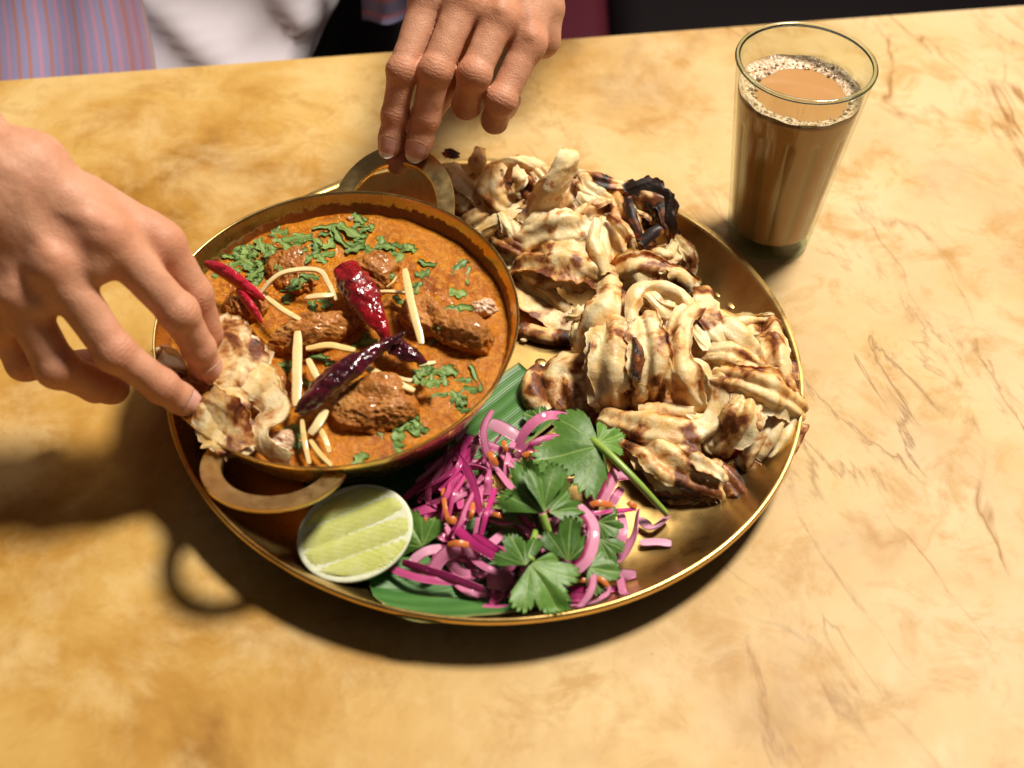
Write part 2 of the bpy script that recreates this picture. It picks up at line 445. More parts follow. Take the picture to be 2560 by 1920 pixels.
def pan():
    root = empty('brass_pan', (PAN_C[0], PAN_C[1], .55), 'brass two-handled pan filled with orange meat curry', 'pan')
    prof = [(0.01, -5.15), (5.0, -5.15), (6.2, -5.0), (7.4, -4.3), (8.3, -3.1), (9.0, -1.6), (9.3, -1.0), (9.45, -.6), (9.57, -.3), (9.64, -.12), (9.68, -.02), (9.73, .03), (9.80, .03), (9.83, -.03),
            (9.62, -.7), (9.18, -1.8), (8.45, -3.35), (7.5, -4.6), (6.3, -5.3), (5.0, -5.42), (0.01, -5.42)]
    V, F = lathe(prof, 160)
    V = pan_pt(V[:, 0], V[:, 1], V[:, 2])
    W_ = np.tile(np.array(prof)[:, 1], 160); inn = np.tile(np.arange(len(prof)) < 12, 160)
    body = mk('bowl', V, F, M_pan, root, angle=50, attrs=dict(smear=np.where(inn, np.clip((.02-W_)/1.05, 0, 1)*(.62+.38*np.cos(np.repeat(np.linspace(0, 2*np.pi, 160, endpoint=False), len(prof))-.9)), 0)))
    for sgn in (1, -1):
        t = np.concatenate([[0]*6, np.linspace(0, math.pi, 40), [math.pi]*6])
        ext = np.concatenate([np.linspace(-.12, -.02, 6), np.zeros(40), np.linspace(-.02, -.12, 6)])
        th = .17
        prof = [(3.62, -th), (3.66, -th*.5), (3.66, th*.5), (3.62, th), (2.66, th), (2.62, th*.5), (2.62, -th*.5), (2.66, -th)]
        a = HANDLE_DIR+(0 if sgn > 0 else math.pi); e = np.array([math.cos(a), math.sin(a)])
        V = []
        for tt, ex in zip(t, ext):
            for rad, l in prof:
                V.append(handle_pt(sgn, tt, rad, l)+(PAN_X*e[0]+PAN_Y*e[1])*ex)
        F = grid_faces(len(t), 8, close_v=True).tolist(); k = (len(t)-1)*8
        F += [list(range(8)), [k+j for j in range(8)][::-1]]
        h = mk('handle', np.array(V), F, M_handle, root, angle=35)
        for tt in (0.02, math.pi-.02):
            c = handle_pt(sgn, tt, 3.14, .17)-(PAN_X*e[0]+PAN_Y*e[1])*(-.25)
            V, F = lathe([(.2, 0), (.19, .06), (.12, .1), (0.01, .115)], 14)
            V = c+V[:, :1]*PAN_X+V[:, 1:2]*PAN_Y+V[:, 2:3]*PAN_N
            mk('rivet', V, F, M_handle, h)
    return root
pan()
# ================================================================== GLASS OF TEA
GX, GY, GH, GR1, GR0 = 18.02, 14.22, 13.4, 4.10, 2.62
def glass_r(z): return GR0+(GR1-GR0)*np.clip(np.asarray(z, float)/GH, 0, 1)
def tea_glass():
    # thin wall: reflects by Fresnel, lets light straight through, greener where the path in it is long
    m = bpy.data.materials.new('clear_glass'); m.use_nodes = True; nt = m.node_tree; nt.nodes.clear(); N = NB(nt)
    out = N.node('ShaderNodeOutputMaterial'); tr = N.node('ShaderNodeBsdfTransparent'); gl = N.node('ShaderNodeBsdfGlossy'); mx = N.node('ShaderNodeMixShader')
    lw = N.node('ShaderNodeLayerWeight'); lw.inputs[0].default_value = .5
    fz = N.math('ADD', N.math('MULTIPLY', N.math('POWER', lw.outputs['Facing'], 5.0), .9), .04)
    gl.inputs['Roughness'].default_value = .02; tr.inputs['Color'].default_value = (.93, .96, .91, 1)
    N.link(fz, mx.inputs[0]); N.link(tr.outputs[0], mx.inputs[1]); N.link(gl.outputs[0], mx.inputs[2]); N.link(mx.outputs[0], out.inputs[0])
    mgr = m.copy(); mgr.name = 'green_base_glass'
    for nd in mgr.node_tree.nodes:
        if nd.type == 'BSDF_TRANSPARENT': nd.inputs['Color'].default_value = (.88, .97, .91, 1)
    mg, ntg, bg_ = material('thick_glass')
    bg_.inputs['Base Color'].default_value = (.93, 1, .95, 1); bg_.inputs['Roughness'].default_value = .0
    bg_.inputs['Transmission Weight'].default_value = 1.0; bg_.inputs['IOR'].default_value = 1.5
    va = ntg.nodes.new('ShaderNodeVolumeAbsorption'); va.inputs['Color'].default_value = (.40, .80, .60, 1); va.inputs['Density'].default_value = 30
    ntg.links.new(va.outputs[0], ntg.nodes['Material Output'].inputs['Volume'])
    t = .22
    root = empty('tea_glass', (GX, GY, 0), 'fluted clear glass tumbler of milky tea with a green tinted base', 'glass')
    def flute(tt, z):
        w = np.clip((z-1.0)/.6, 0, 1)*np.clip((10.1-z)/.35, 0, 1)
        return 1-w*.020*(1-np.abs(np.sin(tt*7)))**1.3
    zo = np.concatenate([np.linspace(.92, 9.5, 26), np.linspace(9.6, 10.4, 10), np.linspace(10.7, GH-.12, 12)]); zi = zo[::-1]
    prof = list(zip(glass_r(zo), zo))+list(zip(glass_r(zi)-t, zi))
    n = 280; V, F = lathe(prof, n, (GX, GY, 0)); m_ = len(prof)
    th = np.repeat(np.linspace(0, 2*np.pi, n, endpoint=False), m_); z = np.tile(np.array(prof)[:, 1], n); ou = np.tile(np.arange(m_) < len(zo), n)
    k = np.where(ou, flute(th, z), 1.0)
    V[:, 0] = GX+(V[:, 0]-GX)*k; V[:, 1] = GY+(V[:, 1]-GY)*k
    mk('wall', V, F, m, root, angle=60)
    a = np.linspace(0, 2*np.pi, 20, endpoint=False)
    prof = [(GR1-t/2+.02+.16*math.cos(x), GH-.05+.15*math.sin(x)) for x in a]; prof.append(prof[0])
    V, F = lathe(prof, 120, (GX, GY, 0)); mk('rim', V, F, mg, root)
    prof = [(0.01, .10), (GR0-.75, .10), (GR0-.6, .02), (GR0-.28, 0.005), (GR0-.08, .06), (GR0, .22), (glass_r(.6)+.01, .6), (glass_r(.92), .915), (GR0-.35, .9), (GR0-.8, .80), (0.01, .78)]
    V, F = lathe(prof, 96, (GX, GY, 0)); mk('base', V, F, mgr, root, angle=60)
    o = root
    # ---- tea
    LV = 11.3
    m, nt, b = material('milky_tea'); N = NB(nt); v = N.coord()
    c = N.mix(N.noise(v, 40, 4), (.42, .215, .075), (.52, .29, .12))
    N.put(b.inputs['Base Color'], c); b.inputs['Roughness'].default_value = .12
    b.inputs['Subsurface Weight'].default_value = .5; b.inputs['Subsurface Radius'].default_value = (.012, .006, .0025); b.inputs['Subsurface Scale'].default_value = .6
    zi = np.linspace(.86, LV, 40); ri = glass_r(zi)-t+.02; ri[0] = GR0-.8; ri[1] = GR0-.36
    prof = [(0.01, .79)]+list(zip(ri, zi))+[(ri[-1]-.12, LV-.02), (ri[-1]*.8, LV-.05), (ri[-1]*.4, LV-.05), (0.01, LV-.05)]
    V, F = lathe(prof, 280, (GX, GY, 0)); th = np.repeat(np.linspace(0, 2*np.pi, 280, endpoint=False), len(prof)); k = flute(th, V[:, 2])
    V[:, 0] = GX+(V[:, 0]-GX)*k; V[:, 1] = GY+(V[:, 1]-GY)*k
    tea = mk('tea', V, F, m, origin=(GX, GY, .8)); tag(tea, 'brown milky tea with a frothy top filling the tumbler', 'tea')
    # ---- froth: an uneven ring, open in the middle towards the viewer
    mf, nt, b = material('tea_froth'); N = NB(nt); v = N.coord()
    hole = N.ramp(N.voro(v, 420), [(.25, .0), (.5, 1.0)])
    hole2 = N.ramp(N.voro(v, 900), [(.2, .0), (.5, 1.0)])
    f = N.math('MULTIPLY', hole, hole2)
    N.put(b.inputs['Base Color'], N.mix(f, (.50, .30, .14), (.80, .64, .46)))
    b.inputs['Roughness'].default_value = .3; b.inputs['Subsurface Weight'].default_value = .4; b.inputs['Subsurface Radius'].default_value = (.004, .003, .002); b.inputs['Subsurface Scale'].default_value = .5
    N.put(b.inputs['Normal'], N.bump(f, .7, .0008))
    n = 120; th = np.linspace(0, 2*np.pi, n, endpoint=False)
    RR = float(glass_r(LV)-t-.0)
    wid = 1.0+.32*np.cos(th-1.9)+.12*np.sin(3*th+1)+.06*np.sin(9*th)+.05*np.sin(17*th+2)
    wid = np.clip(wid, .35, 1.6)
    rows = []
    for s in np.linspace(0, 1, 9):
        r = RR-wid*s; h = .03+.16*(1-s)**1.5*(s < 1)+.05*np.sin(th*11+s*8)*(1-s)-(.09 if s == 1 else 0)
        rows.append(np.stack([GX+r*np.cos(th), GY+r*np.sin(th), LV-.04+h], -1))
    V = np.array(rows).reshape(-1, 3)
    # skirt along the wall below the surface
    fr = mk('froth', V, grid_faces(9, n, close_v=True), mf, tea)
    a0 = np.linspace(0, 2*np.pi, 160, endpoint=False)
    top = .42+.16*np.sin(a0*2+1)+.09*np.sin(a0*5+2)+.05*np.sin(a0*13)
    rows = [np.stack([GX+(glass_r(LV+top*s)-t-.02)*np.cos(a0), GY+(glass_r(LV+top*s)-t-.02)*np.sin(a0), LV+top*s], -1) for s in (0, .35, .7, 1)]
    mfl = bpy.data.materials.new('milk_film'); mfl.use_nodes = True; ntf = mfl.node_tree; ntf.nodes.clear(); Nf = NB(ntf)
    of = Nf.node('ShaderNodeOutputMaterial'); tf = Nf.node('ShaderNodeBsdfTransparent'); df = Nf.node('ShaderNodeBsdfDiffuse'); xf = Nf.node('ShaderNodeMixShader'); df.inputs[0].default_value = (.78, .66, .48, 1)
    fz = Nf.math('MULTIPLY', Nf.ramp(Nf.noise(Nf.coord(), 110, 4, .6), [(.35, .1), (.65, 1.0)]), Nf.attr('film'))
    Nf.link(fz, xf.inputs[0]); Nf.link(tf.outputs[0], xf.inputs[1]); Nf.link(df.outputs[0], xf.inputs[2]); Nf.link(xf.outputs[0], of.inputs[0])
    mk('milk_film', np.array(rows).reshape(-1, 3), grid_faces(4, 160, close_v=True), mfl, tea, attrs=dict(film=np.repeat([.75, .55, .35, 0.0], 160)))
    # bubbles
    mb, nt, b = material('bubble_film'); b.inputs['Base Color'].default_value = (.78, .62, .42, 1); b.inputs['Roughness'].default_value = .06
    b.inputs['Transmission Weight'].default_value = .55; b.inputs['IOR'].default_value = 1.2; b.inputs['Coat Weight'].default_value = .6; b.inputs['Coat Roughness'].default_value = .05
    r2 = np.random.default_rng(4)
    for i in range(130):
        a = r2.uniform(0, 2*np.pi)
        w = 1.0+.32*math.cos(a-1.9)
        s = r2.uniform(.02, 1.0)**.8
        rb = r2.choice([.05, .07, .09, .12, .17], p=[.44, .30, .16, .07, .03])
        r = RR-rb-.02-max(w-.1, .2)*s*.95
        cx, cy = GX+r*math.cos(a), GY+r*math.sin(a)
        V, F = lathe([(1, -.3), (1.0, 0), (.87, .42), (.5, .72), (.01, .82)], 12)
        V = V*rb+np.array([cx, cy, LV+.03+.13*(1-s)**1.5])
        mk('bubble', V, F, mb, tea)
    return o
tea_glass()
# ================================================================== PERSON
def mat_skin():
    m, nt, b = material('skin'); N = NB(nt); v = N.coord()
    red = N.attr('red'); ph = N.attr('crease_s'); mk_ = N.attr('crease_m')
    n1 = N.noise(v, 55, 5, .6); n2 = N.noise(v, 420, 3)
    c = N.mix(N.ramp(n1, [(.3, 0.0), (.7, 1.0)]), (.52, .24, .137), (.64, .34, .215))
    c = N.mix(N.math('MULTIPLY', red, 1.25), c, (.58, .235, .13))
    c = N.mix(N.math('MULTIPLY', N.ramp(n2, [(.45, 0.0), (.7, 1.0)]), .25), c, (.46, .22, .11))
    wob = N.math('MULTIPLY', N.noise(v, 170, 4), 16.0)
    w = N.math('SINE', N.math('ADD', N.math('MULTIPLY', ph, 26.0), wob))
    w = N.math('MULTIPLY', N.math('POWER', N.math('ADD', N.math('MULTIPLY', w, .5), .5), 2.0), N.math('MULTIPLY', mk_, N.ramp(N.noise(v, 240, 2), [(.35, .2), (.6, 1.0)])))
    c = N.mix(N.math('MULTIPLY', w, .24), c, (.28, .09, .045))
    N.put(b.inputs['Base Color'], c)
    N.put(b.inputs['Roughness'], N.ramp(n2, [(.3, .44), (.7, .60)]))
    b.inputs['Subsurface Weight'].default_value = .22; b.inputs['Subsurface Radius'].default_value = (.009, .003, .0015); b.inputs['Subsurface Scale'].default_value = 1.0
    b.inputs['Specular IOR Level'].default_value = .35
    pores = N.ramp(N.voro(v, 900), [(.0, 0.0), (.5, 1.0)])
    h1 = N.bump(N.math('MULTIPLY', w, -1.0), .20, .0008)
    h2 = N.bump(N.noise(v, 190, 5, .65), .34, .0014, h1)
    N.put(b.inputs['Normal'], N.bump(pores, .30, .0006, h2))
    return m
M_skin = mat_skin()
def mat_nail():
    m, nt, b = material('fingernail'); N = NB(nt)
    N.put(b.inputs['Base Color'], N.ramp(N.attr('along'), [(0.0, (.74, .50, .42)), (.14, (.68, .36, .29)), (.70, (.68, .36, .29)), (.78, (.86, .72, .60)), (1.0, (.90, .80, .68))]))
    b.inputs['Roughness'].default_value = .25; b.inputs['Coat Weight'].default_value = .3
    b.inputs['Subsurface Weight'].default_value = .15; b.inputs['Subsurface Radius'].default_value = (.003, .0012, .001)
    return m
M_nail = mat_nail()

class Hand:
    def __init__(s, fingers, thumb, wrist, fore, dors, bumps=(), tend=()):
        s.f = [[(np.asarray(p, float), r) for p, r in fg] for fg in fingers]
        s.t = [(np.asarray(p, float), r) for p, r in thumb]
        s.w = [(np.asarray(p, float), r) for p, r in wrist]       # thumb side, little-finger side
        s.fo = [(np.asarray(p, float), r) for p, r in fore]       # chain from wrist to elbow
        s.d = nrm(dors); s.b = bumps
    def digit(s, p, ch, k=.28):
        d = None
        for i, ((a, ra), (b, rb)) in enumerate(zip(ch[:-1], ch[1:])):
            e = rcone(p, a, b, ra*.97, rb*.97)
            ab = b-a; tt = np.clip(((p-a)@ab)/(ab@ab+1e-9), 0, 1); e = e+.03*ra*np.sin(tt*math.pi)       # waist of the bone between two joints
            d = e if d is None else smin(d, e, k)
        # a slight swelling at the middle joint and a fleshy pad
        if len(ch) >= 4:
            a, ra = ch[1]
            d = smin(d, np.linalg.norm(p-a, axis=1)-ra*1.0, .3)
            q = (ch[-2][0]*.35+ch[-1][0]*.65)-s.d*.12
            d = smin(d, np.linalg.norm(p-q, axis=1)-ch[-1][1]*1.0, .3)
        return d
    def sdf(s, p):
        fd = None
        for ch in s.f:
            e = s.digit(p, ch); fd = e if fd is None else smin(fd, e, .13)
        w1, w2 = s.w; pd = rcone(p, w1[0], w2[0], w1[1], w2[1])
        n = len(s.f)
        for i, ch in enumerate(s.f):
            a = w1[0]*(1-i/(n-1))+w2[0]*i/(n-1); ra = w1[1]*(1-i/(n-1))+w2[1]*i/(n-1)
            base, rb = ch[0]
            pd = smin(pd, rcone(p, a, base, ra*.95, rb*.98), .9)
            if i+1 < n:                                            # flesh between the knuckles
                m = base*.5+s.f[i+1][0][0]*.5; ax = (w1[0]+w2[0])*.5
                pd = smin(pd, rcone(p, ax-s.d*.5, m-s.d*.35-nrm(ax-m)*s.web, ra*.9, rb*.85), .9)
        # thumb mount and heel of the hand
        pd = smin(pd, rcone(p, s.t[0][0], s.t[1][0], s.t[0][1], s.t[1][1]), .8)
        mid = s.f[1][0][0]*.5+w1[0]*.5
        pd = smin(pd, rcone(p, s.t[1][0]*.8+s.t[0][0]*.2, s.f[0][0][0]-s.d*.4, s.t[1][1]*.75, .6), .8)   # web
        for q, r in s.b: pd = smin(pd, np.linalg.norm(p-q, axis=1)-r, .9)
        td = s.digit(p, s.t[1:], .3)
        d = smin(pd, fd, .55)
        d = smin(d, td, .35) if s.thumb_apart is None else smin(np.minimum(d, 1e3), td, s.thumb_apart)
        # tendons and knuckles on the back
        for ch in s.f:
            k, r = ch[0]
            d = smin(d, np.linalg.norm(p-(k+s.d*r*.22), axis=1)-r*.86, .35)
            a = (w1[0]+w2[0])*.5
            d = smin(d, rcone(p, k+s.d*r*.88, k*.42+a*.58+s.d*1.12, .30, .22), .40)
        for a, b, r in s.v: d = smin(d, rcone(p, a, b, r, r*.8), .3)
        # forearm
        fa = None
        for (a, ra), (b, rb) in zip(s.fo[:-1], s.fo[1:]):
            e = rcone(p, a, b, ra, rb); fa = e if fa is None else smin(fa, e, 1.0)
        d = smin(d, fa, 1.6)
        return d
    thumb_apart = None; web = -.8; v = ()
    def mesh(s, h, lo, hi):
        f = lambda p: s.sdf(p)+.022*fbm(p, 1.1, 2.0, 2)+.012*fbm(p, 3.0, 4.0, 1)
        V, F = surfnet(f, lo, hi, h)
        for _ in range(2):                                          # pull the points on to the surface
            e = .02; d0 = f(V)
            g = np.stack([f(V+np.eye(3)[i]*e)-d0 for i in range(3)], 1)/e
            V = V-np.clip(d0, -h, h)[:, None]*g/((g*g).sum(1)[:, None]+1e-6)
        nn = g/(np.linalg.norm(g, axis=1)[:, None]+1e-9)
        red = np.zeros(len(V)); cs = np.zeros(len(V)); cm = np.zeros(len(V))
        dor = np.clip(nn@s.d*1.6+.25, 0, 1)
        best = np.full(len(V), 1e9)
        for ch in s.f+[s.t[1:]]:
            for j in range(len(ch)):
                k, r = ch[j]
                dist = np.linalg.norm(V-k, axis=1)
                last = j == len(ch)-1
                red = np.maximum(red, np.exp(-(dist/(r*(1.15 if not last else 1.35)))**2)*(.7 if not last else .55)*np.where(last, 1, np.clip(dor+.25, 0, 1)))
                if 0 <= j < len(ch)-1 and len(ch) >= 3:
                    prev = ch[j-1][0] if j > 0 else k-(ch[j+1][0]-k)
                    ax = nrm(ch[j+1][0]-prev); sp = (V-k)@ax
                    rad = np.linalg.norm((V-k)-sp[:, None]*ax, axis=1)
                    wgt = (.42 if j == 0 else (.62 if j == 1 else .4)); st = (.25 if j == 0 else (1.0 if j == 1 else .75))
                    m_ = np.exp(-(sp/wgt)**2)*np.clip((r*1.5-rad)*4, 0, 1)*dor*st
                    u = m_ > cm; cs[u] = sp[u]; cm[u] = m_[u]
        return V, F, dict(red=red, crease_s=cs, crease_m=cm)
    def nail(s, ch, dors, L=1.15, W=.62, tip=.30):
        """a curved plate that follows the finger tip"""
        (a, ra), (b, rb) = ch[-2], ch[-1]
        ax = nrm(b-a); d = nrm(dors-ax*(np.asarray(dors)@ax)); sd = np.cross(ax, d)
        n, m = 12, 11; P = []; al = []
        for i in range(n):
            u = i/(n-1)
            for j in range(m):
                q = -1+2*j/(m-1)
                uu = u*L-L*.16*(q*q)*(1 if u > .5 else -1)*(abs(u-.5)*2)**2
                ang = q*W/rb*1.12
                base = b+ax*(tip-L+uu)
                dr = d*math.cos(ang)+sd*math.sin(ang)
                P.append((base, dr, u, q)); al.append(u-.10*q*q*(1 if u > .6 else 0))
        B = np.array([x[0] for x in P]); D = np.array([x[1] for x in P])
        lo = np.zeros(len(B)); hi = np.full(len(B), 2.0)
        for _ in range(26):                                        # root of the distance along each ray
            mid = (lo+hi)/2; f = s.sdf(B+D*mid[:, None]); ins = f < 0
            lo = np.where(ins, mid, lo); hi = np.where(ins, hi, mid)
        R = lo.reshape(n, m)
        U = np.array([x[2] for x in P]).reshape(n, m)
        # the free edge keeps the height of the nail bed instead of dropping with the finger end
        k = int(n*.62); ref = R[k:k+1]
        R = np.where(U > U[k, 0], np.maximum(R, ref-.10*(U-U[k, 0])/(1-U[k, 0])), R)
        top = B+D*(R.ravel()+.035)[:, None]; bot = B+D*(R.ravel()-.03)[:, None]
        V = np.vstack([top, bot]); F = grid_faces(n, m).tolist(); o = n*m
        F += [[x+o for x in f][::-1] for f in grid_faces(n, m).tolist()]
        rim = [j for j in range(m)]+[i*m+m-1 for i in range(1, n)]+[(n-1)*m+j for j in range(m-2, -1, -1)]+[i*m for i in range(n-2, 0, -1)]
        for x, y in zip(rim, rim[1:]+rim[:1]): F.append([x, x+o, y+o, y])
        return V, F, np.clip(np.array(al+al), 0, 1)

DH = float((handle_pt(1, math.pi/2, 3.14)-CAM)@C_F)              # distance to the far handle
def J(px, py, dd, r): return (atd(px, py, DH+dd), r)
far_hand = Hand(
    fingers=[[J(1072, 0, -1.9, 1.05), J(1006, 178, -2.5, .88), J(987, 288, -1.5, .79), J(974, 364, -.95, .69)],
             [J(1160, 4, -2.3, 1.10), J(1088, 178, -2.9, .95), J(1064, 297, -1.6, .87), J(1044, 370, -.95, .78)],
             [J(1246, 44, -2.0, 1.08), J(1186, 186, -2.6, .95), J(1166, 262, -.2, .86), J(1196, 205, 1.7, .70)],
             [J(1322, 108, -1.0, 1.0), J(1252, 250, -1.5, .88), J(1237, 300, .3, .79), J(1278, 252, 1.8, .62)]],
    thumb=[J(1240, -10, 2.0, 1.25), J(1140, 170, 2.4, 1.10), J(1050, 305, 1.5, .92), J(994, 404, .35, .76)],
    wrist=[J(1225, -205, .2, 1.7), J(1345, -165, .6, 1.6)],
    fore=[J(1285, -190, .6, 2.35), J(1330, -330, 1.6, 2.6), (np.array([10.0, 46.0, 23.0]), 4.0)],
    dors=-C_F+.25*C_U+.1*C_R, bumps=[J(1350, 20, .6, 1.5)[:2], J(1356, 100, .9, 1.1)[:2]])
far_hand.thumb_apart = .2
D0 = 0
def K(px, py, dep, r): return (atd(px, py, dep-.8), r)
near_hand = Hand(
    fingers=[[K(268, 592, 68.2, 1.18), K(447, 782, 70.2, .99), K(497, 872, 71.9, .88), K(519, 920, 73.0, .76)],
             [K(134, 664, 67.9, 1.22), K(287, 880, 69.2, 1.01), K(405, 966, 70.7, .90), K(468, 1006, 72.0, .77)],
             [K(40, 730, 68.6, 1.18), K(142, 918, 69.8, 1.04), K(240, 962, 71.6, .93), K(286, 972, 73.0, .80)],
             [K(-28, 775, 70.0, 1.05), K(62, 905, 71.6, .92), K(165, 915, 73.2, .82), K(228, 905, 74.3, .70)]],
    thumb=[K(215, 505, 69.3, 1.35), K(402, 612, 70.6, 1.25), K(484, 738, 72.2, 1.02), K(520, 836, 73.6, .85)],
    wrist=[K(80, 425, 68.2, 1.65), K(-40, 590, 68.4, 1.65)],
    fore=[K(10, 478, 68.4, 2.5), K(-150, 345, 69.4, 2.8), K(-420, 140, 72.5, 3.5), (np.array([-50.0, 30.0, 18.0]), 4.3)],
    dors=-C_F+.45*C_U+.25*C_R, bumps=[K(45, 640, 70.5, 1.5)[:2]])
near_hand.web = .9
near_hand.thumb_apart = .25
def vein(hnd, r, px):                                               # raised veins on the back of the hand, let into the skin
    out = []
    for x, y in catmull(np.array([(a, b, 0) for a, b in px], float), 9)[:, :2]:
        d = nrm(C_F+C_R*(x-1280)/FPX-C_U*(y-960)/FPX); t = 55.0
        for _ in range(60): t += max(.01, float(hnd.sdf((CAM+d*t)[None])[0])*.8)
        out.append(CAM+d*(t+r*.55))
    return list(zip(out[:-1], out[1:], [r]*8))
_v = []
for r, px in ((.15, [(205, 600), (140, 520), (90, 470), (0, 400)]), (.13, [(100, 640), (80, 560), (60, 480)]), (.12, [(300, 570), (230, 505), (150, 440)]), (.11, [(20, 690), (10, 600), (-10, 520)])): _v += vein(near_hand, r, px)
near_hand.v = _v
_v = []
for r, px in ((.11, [(1130, -10), (1175, 15), (1215, 0)]), (.11, [(1290, 70), (1310, 35), (1330, -20)])): _v += vein(far_hand, r, px)
far_hand.v = _v

ELB_F, ELB_N = np.array([10.0, 46.0, 23.0]), np.array([-50.0, 30.0, 18.0])
def torso_sdf(p, arms=True):
    A = lambda *x: np.array(x, float)
    d = rcone(p*[1, 1.45, 1], A(-23, 80, -22), A(-23, 82, 4), 15.5, 14.5)
    d = smin(d, rcone(p*[1, 1.4, 1], A(-23, 80, 4), A(-23, 88, 27), 14.5, 15.0), 6)
    d = smin(d, rcone(p, A(-38, 63, 33), A(-8, 63, 33), 6.0, 6.0), 5)
    if arms:
        for sx, el in ((-41.0, ELB_N), (-5.0, ELB_F)):
            d = smin(d, rcone(p, A(sx, 62, 32), el, 5.6, 4.4), 3)
    return d
def legs_sdf(p):
    A = lambda *x: np.array(x, float); d = None
    for sx, kx in ((-31, -33), (-15, -11)):
        for e in (rcone(p, A(sx, 54, -20), A(kx, 20, -21), 8.6, 6.6), rcone(p, A(kx, 20, -21), A(kx, 24, -66), 6.4, 4.6), rcone(p, A(kx, 24, -68), A(kx, 10, -72), 4.0, 3.0)):
            d = e if d is None else smin(d, e, 3)
    return d
def body_sdf(p):
    A = lambda *x: np.array(x, float)
    d = smin(torso_sdf(p), legs_sdf(p), 4)
    return smin(d, rcone(p, A(-23, 63, 34), A(-23, 62, 44), 6.2, 5.6), 4)
def person():
    Vb, Fb = surfnet(body_sdf, (-66, -2, -77), (22, 84, 52), 1.6)
    z = np.zeros(len(Vb)); parts = [(Vb, Fb, dict(red=z, crease_s=z, crease_m=z))]
    for hnd in (far_hand, near_hand):
        pts = np.array([q for ch in hnd.f for q, r in ch]+[q for q, r in hnd.t]+[q for q, r in hnd.w])
        lo = pts.min(0)-2.6; hi = pts.max(0)+2.6
        V, F, at_ = hnd.mesh(.105, lo, hi)
        parts.append((V, F, at_))
        # the forearm beyond the hand's box, as a wider-meshed continuation
        pf = np.array([q for q, r in hnd.fo]+[hnd.w[0][0], hnd.w[1][0]]); lo2 = pf.min(0)-6; hi2 = pf.max(0)+6
        def g(p, hnd=hnd, lo=lo, hi=hi):
            d = hnd.sdf(p)+.022*fbm(p, 1.1, 2.0, 2)+.012*fbm(p, 3.0, 4.0, 1)
            inside = np.max(np.maximum(lo+.25-p, p-(hi-.25)), axis=1)     # negative inside the hand box
            return np.maximum(d, -inside)
        V2, F2 = surfnet(g, lo2, hi2, .4)
        keep = ~((V2 > lo+.3) & (V2 < hi-.3)).all(1)
        F2 = F2[keep[F2].all(1)]
        z = np.zeros(len(V2)); parts.append((V2, F2, dict(red=z, crease_s=z, crease_m=z)))
    Vs = np.vstack([p[0] for p in parts]); k = 0; Fs = []
    for V, F, a in parts: Fs.append(F+k); k += len(V)
    at_ = {n: np.concatenate([p[2][n] for p in parts]) for n in ('red', 'crease_s', 'crease_m')}
    o = mk('person', Vs, np.vstack(Fs), M_skin, origin=(-16, 50, -75), attrs=at_)
    tag(o, 'person in a striped open shirt over a white T-shirt, lifting the pan and dipping bread', 'person')
    for hnd, L in ((far_hand, ((0, -C_F+.35*C_U-.1*C_R), (1, -C_F+.35*C_U+.05*C_R))), (near_hand, ((0, -C_F+.1*C_U+.45*C_R), (1, -C_F+.15*C_U+.35*C_R)))):
        for i, dv in L:
            ch = hnd.f[i]
            V, F, al = hnd.nail(ch, dv, 1.38, ch[-1][1]*.80, ch[-1][1]*1.02)
            mk('fingernail', V, F, M_nail, o, attrs=dict(along=al))
    return o
PERSON = person()

# ---- clothes
def mat_cloth(name, col, stripes=False):
    m, nt, b = material(name); N = NB(nt); v = N.coord()
    c = N.mix(N.noise(v, 90, 3), tuple(x*.9 for x in col), col)
    if stripes:
        u = N.attr('su'); f = N.math('FRACT', N.math('MULTIPLY', u, 1/.78))
        st = N.ramp(N.math('ABSOLUTE', N.math('SUBTRACT', f, .5)), [(.13, 1.0), (.17, 0.0)])
        k = N.math('FRACT', N.math('MULTIPLY', N.math('FLOOR', N.math('MULTIPLY', u, 1/.78)), .37))
        sc = N.ramp(k, [(.3, (.62, .30, .42)), (.6, (.52, .22, .17))], 'CONSTANT')
        c = N.mix(st, c, sc)
        c = N.mix(N.attr('placket'), c, (.40, .19, .22)); c = N.mix(N.attr('piping'), c, (.8, .76, .78))
    N.put(b.inputs['Base Color'], c); b.inputs['Roughness'].default_value = .85; b.inputs['Sheen Weight'].default_value = .2
    weave = N.math('MULTIPLY', N.math('SINE', N.noise(v, 700, 2)), 1.0)
    N.put(b.inputs['Normal'], N.bump(weave, .3, .0005)); b.inputs['Specular IOR Level'].default_value = .2
    return m
M_tee = mat_cloth('white_cotton', (.85, .81, .90)); M_shirt = mat_cloth('striped_cotton', (.37, .34, .58), True); M_trouser = mat_cloth('black_cotton', (.012, .011, .014))
def sheet(U, W, pos, thick=.12):
    """cloth over a parameter grid with a second side"""
    P = pos(U, W); n, m = U.shape
    du = np.gradient(P, axis=0); dw = np.gradient(P, axis=1); Nn = np.cross(du, dw); Nn /= np.linalg.norm(Nn, axis=2)[..., None]+1e-9
    V = np.vstack([P.reshape(-1, 3), (P+Nn*thick).reshape(-1, 3)]); F = grid_faces(n, m).tolist(); o = n*m
    F = [f[::-1] for f in F]+[[x+o for x in f] for f in F]
    rim = [j for j in range(m)]+[i*m+m-1 for i in range(1, n)]+[(n-1)*m+j for j in range(m-2, -1, -1)]+[i*m for i in range(n-2, 0, -1)]
    for x, y in zip(rim, rim[1:]+rim[:1]): F.append([x, y, y+o, x+o])
    return V, F
def belly(z): return 40.5+1.0*np.clip(z, -6.0, 4.0)-.1*np.clip(-6.0-z, 0, 9)
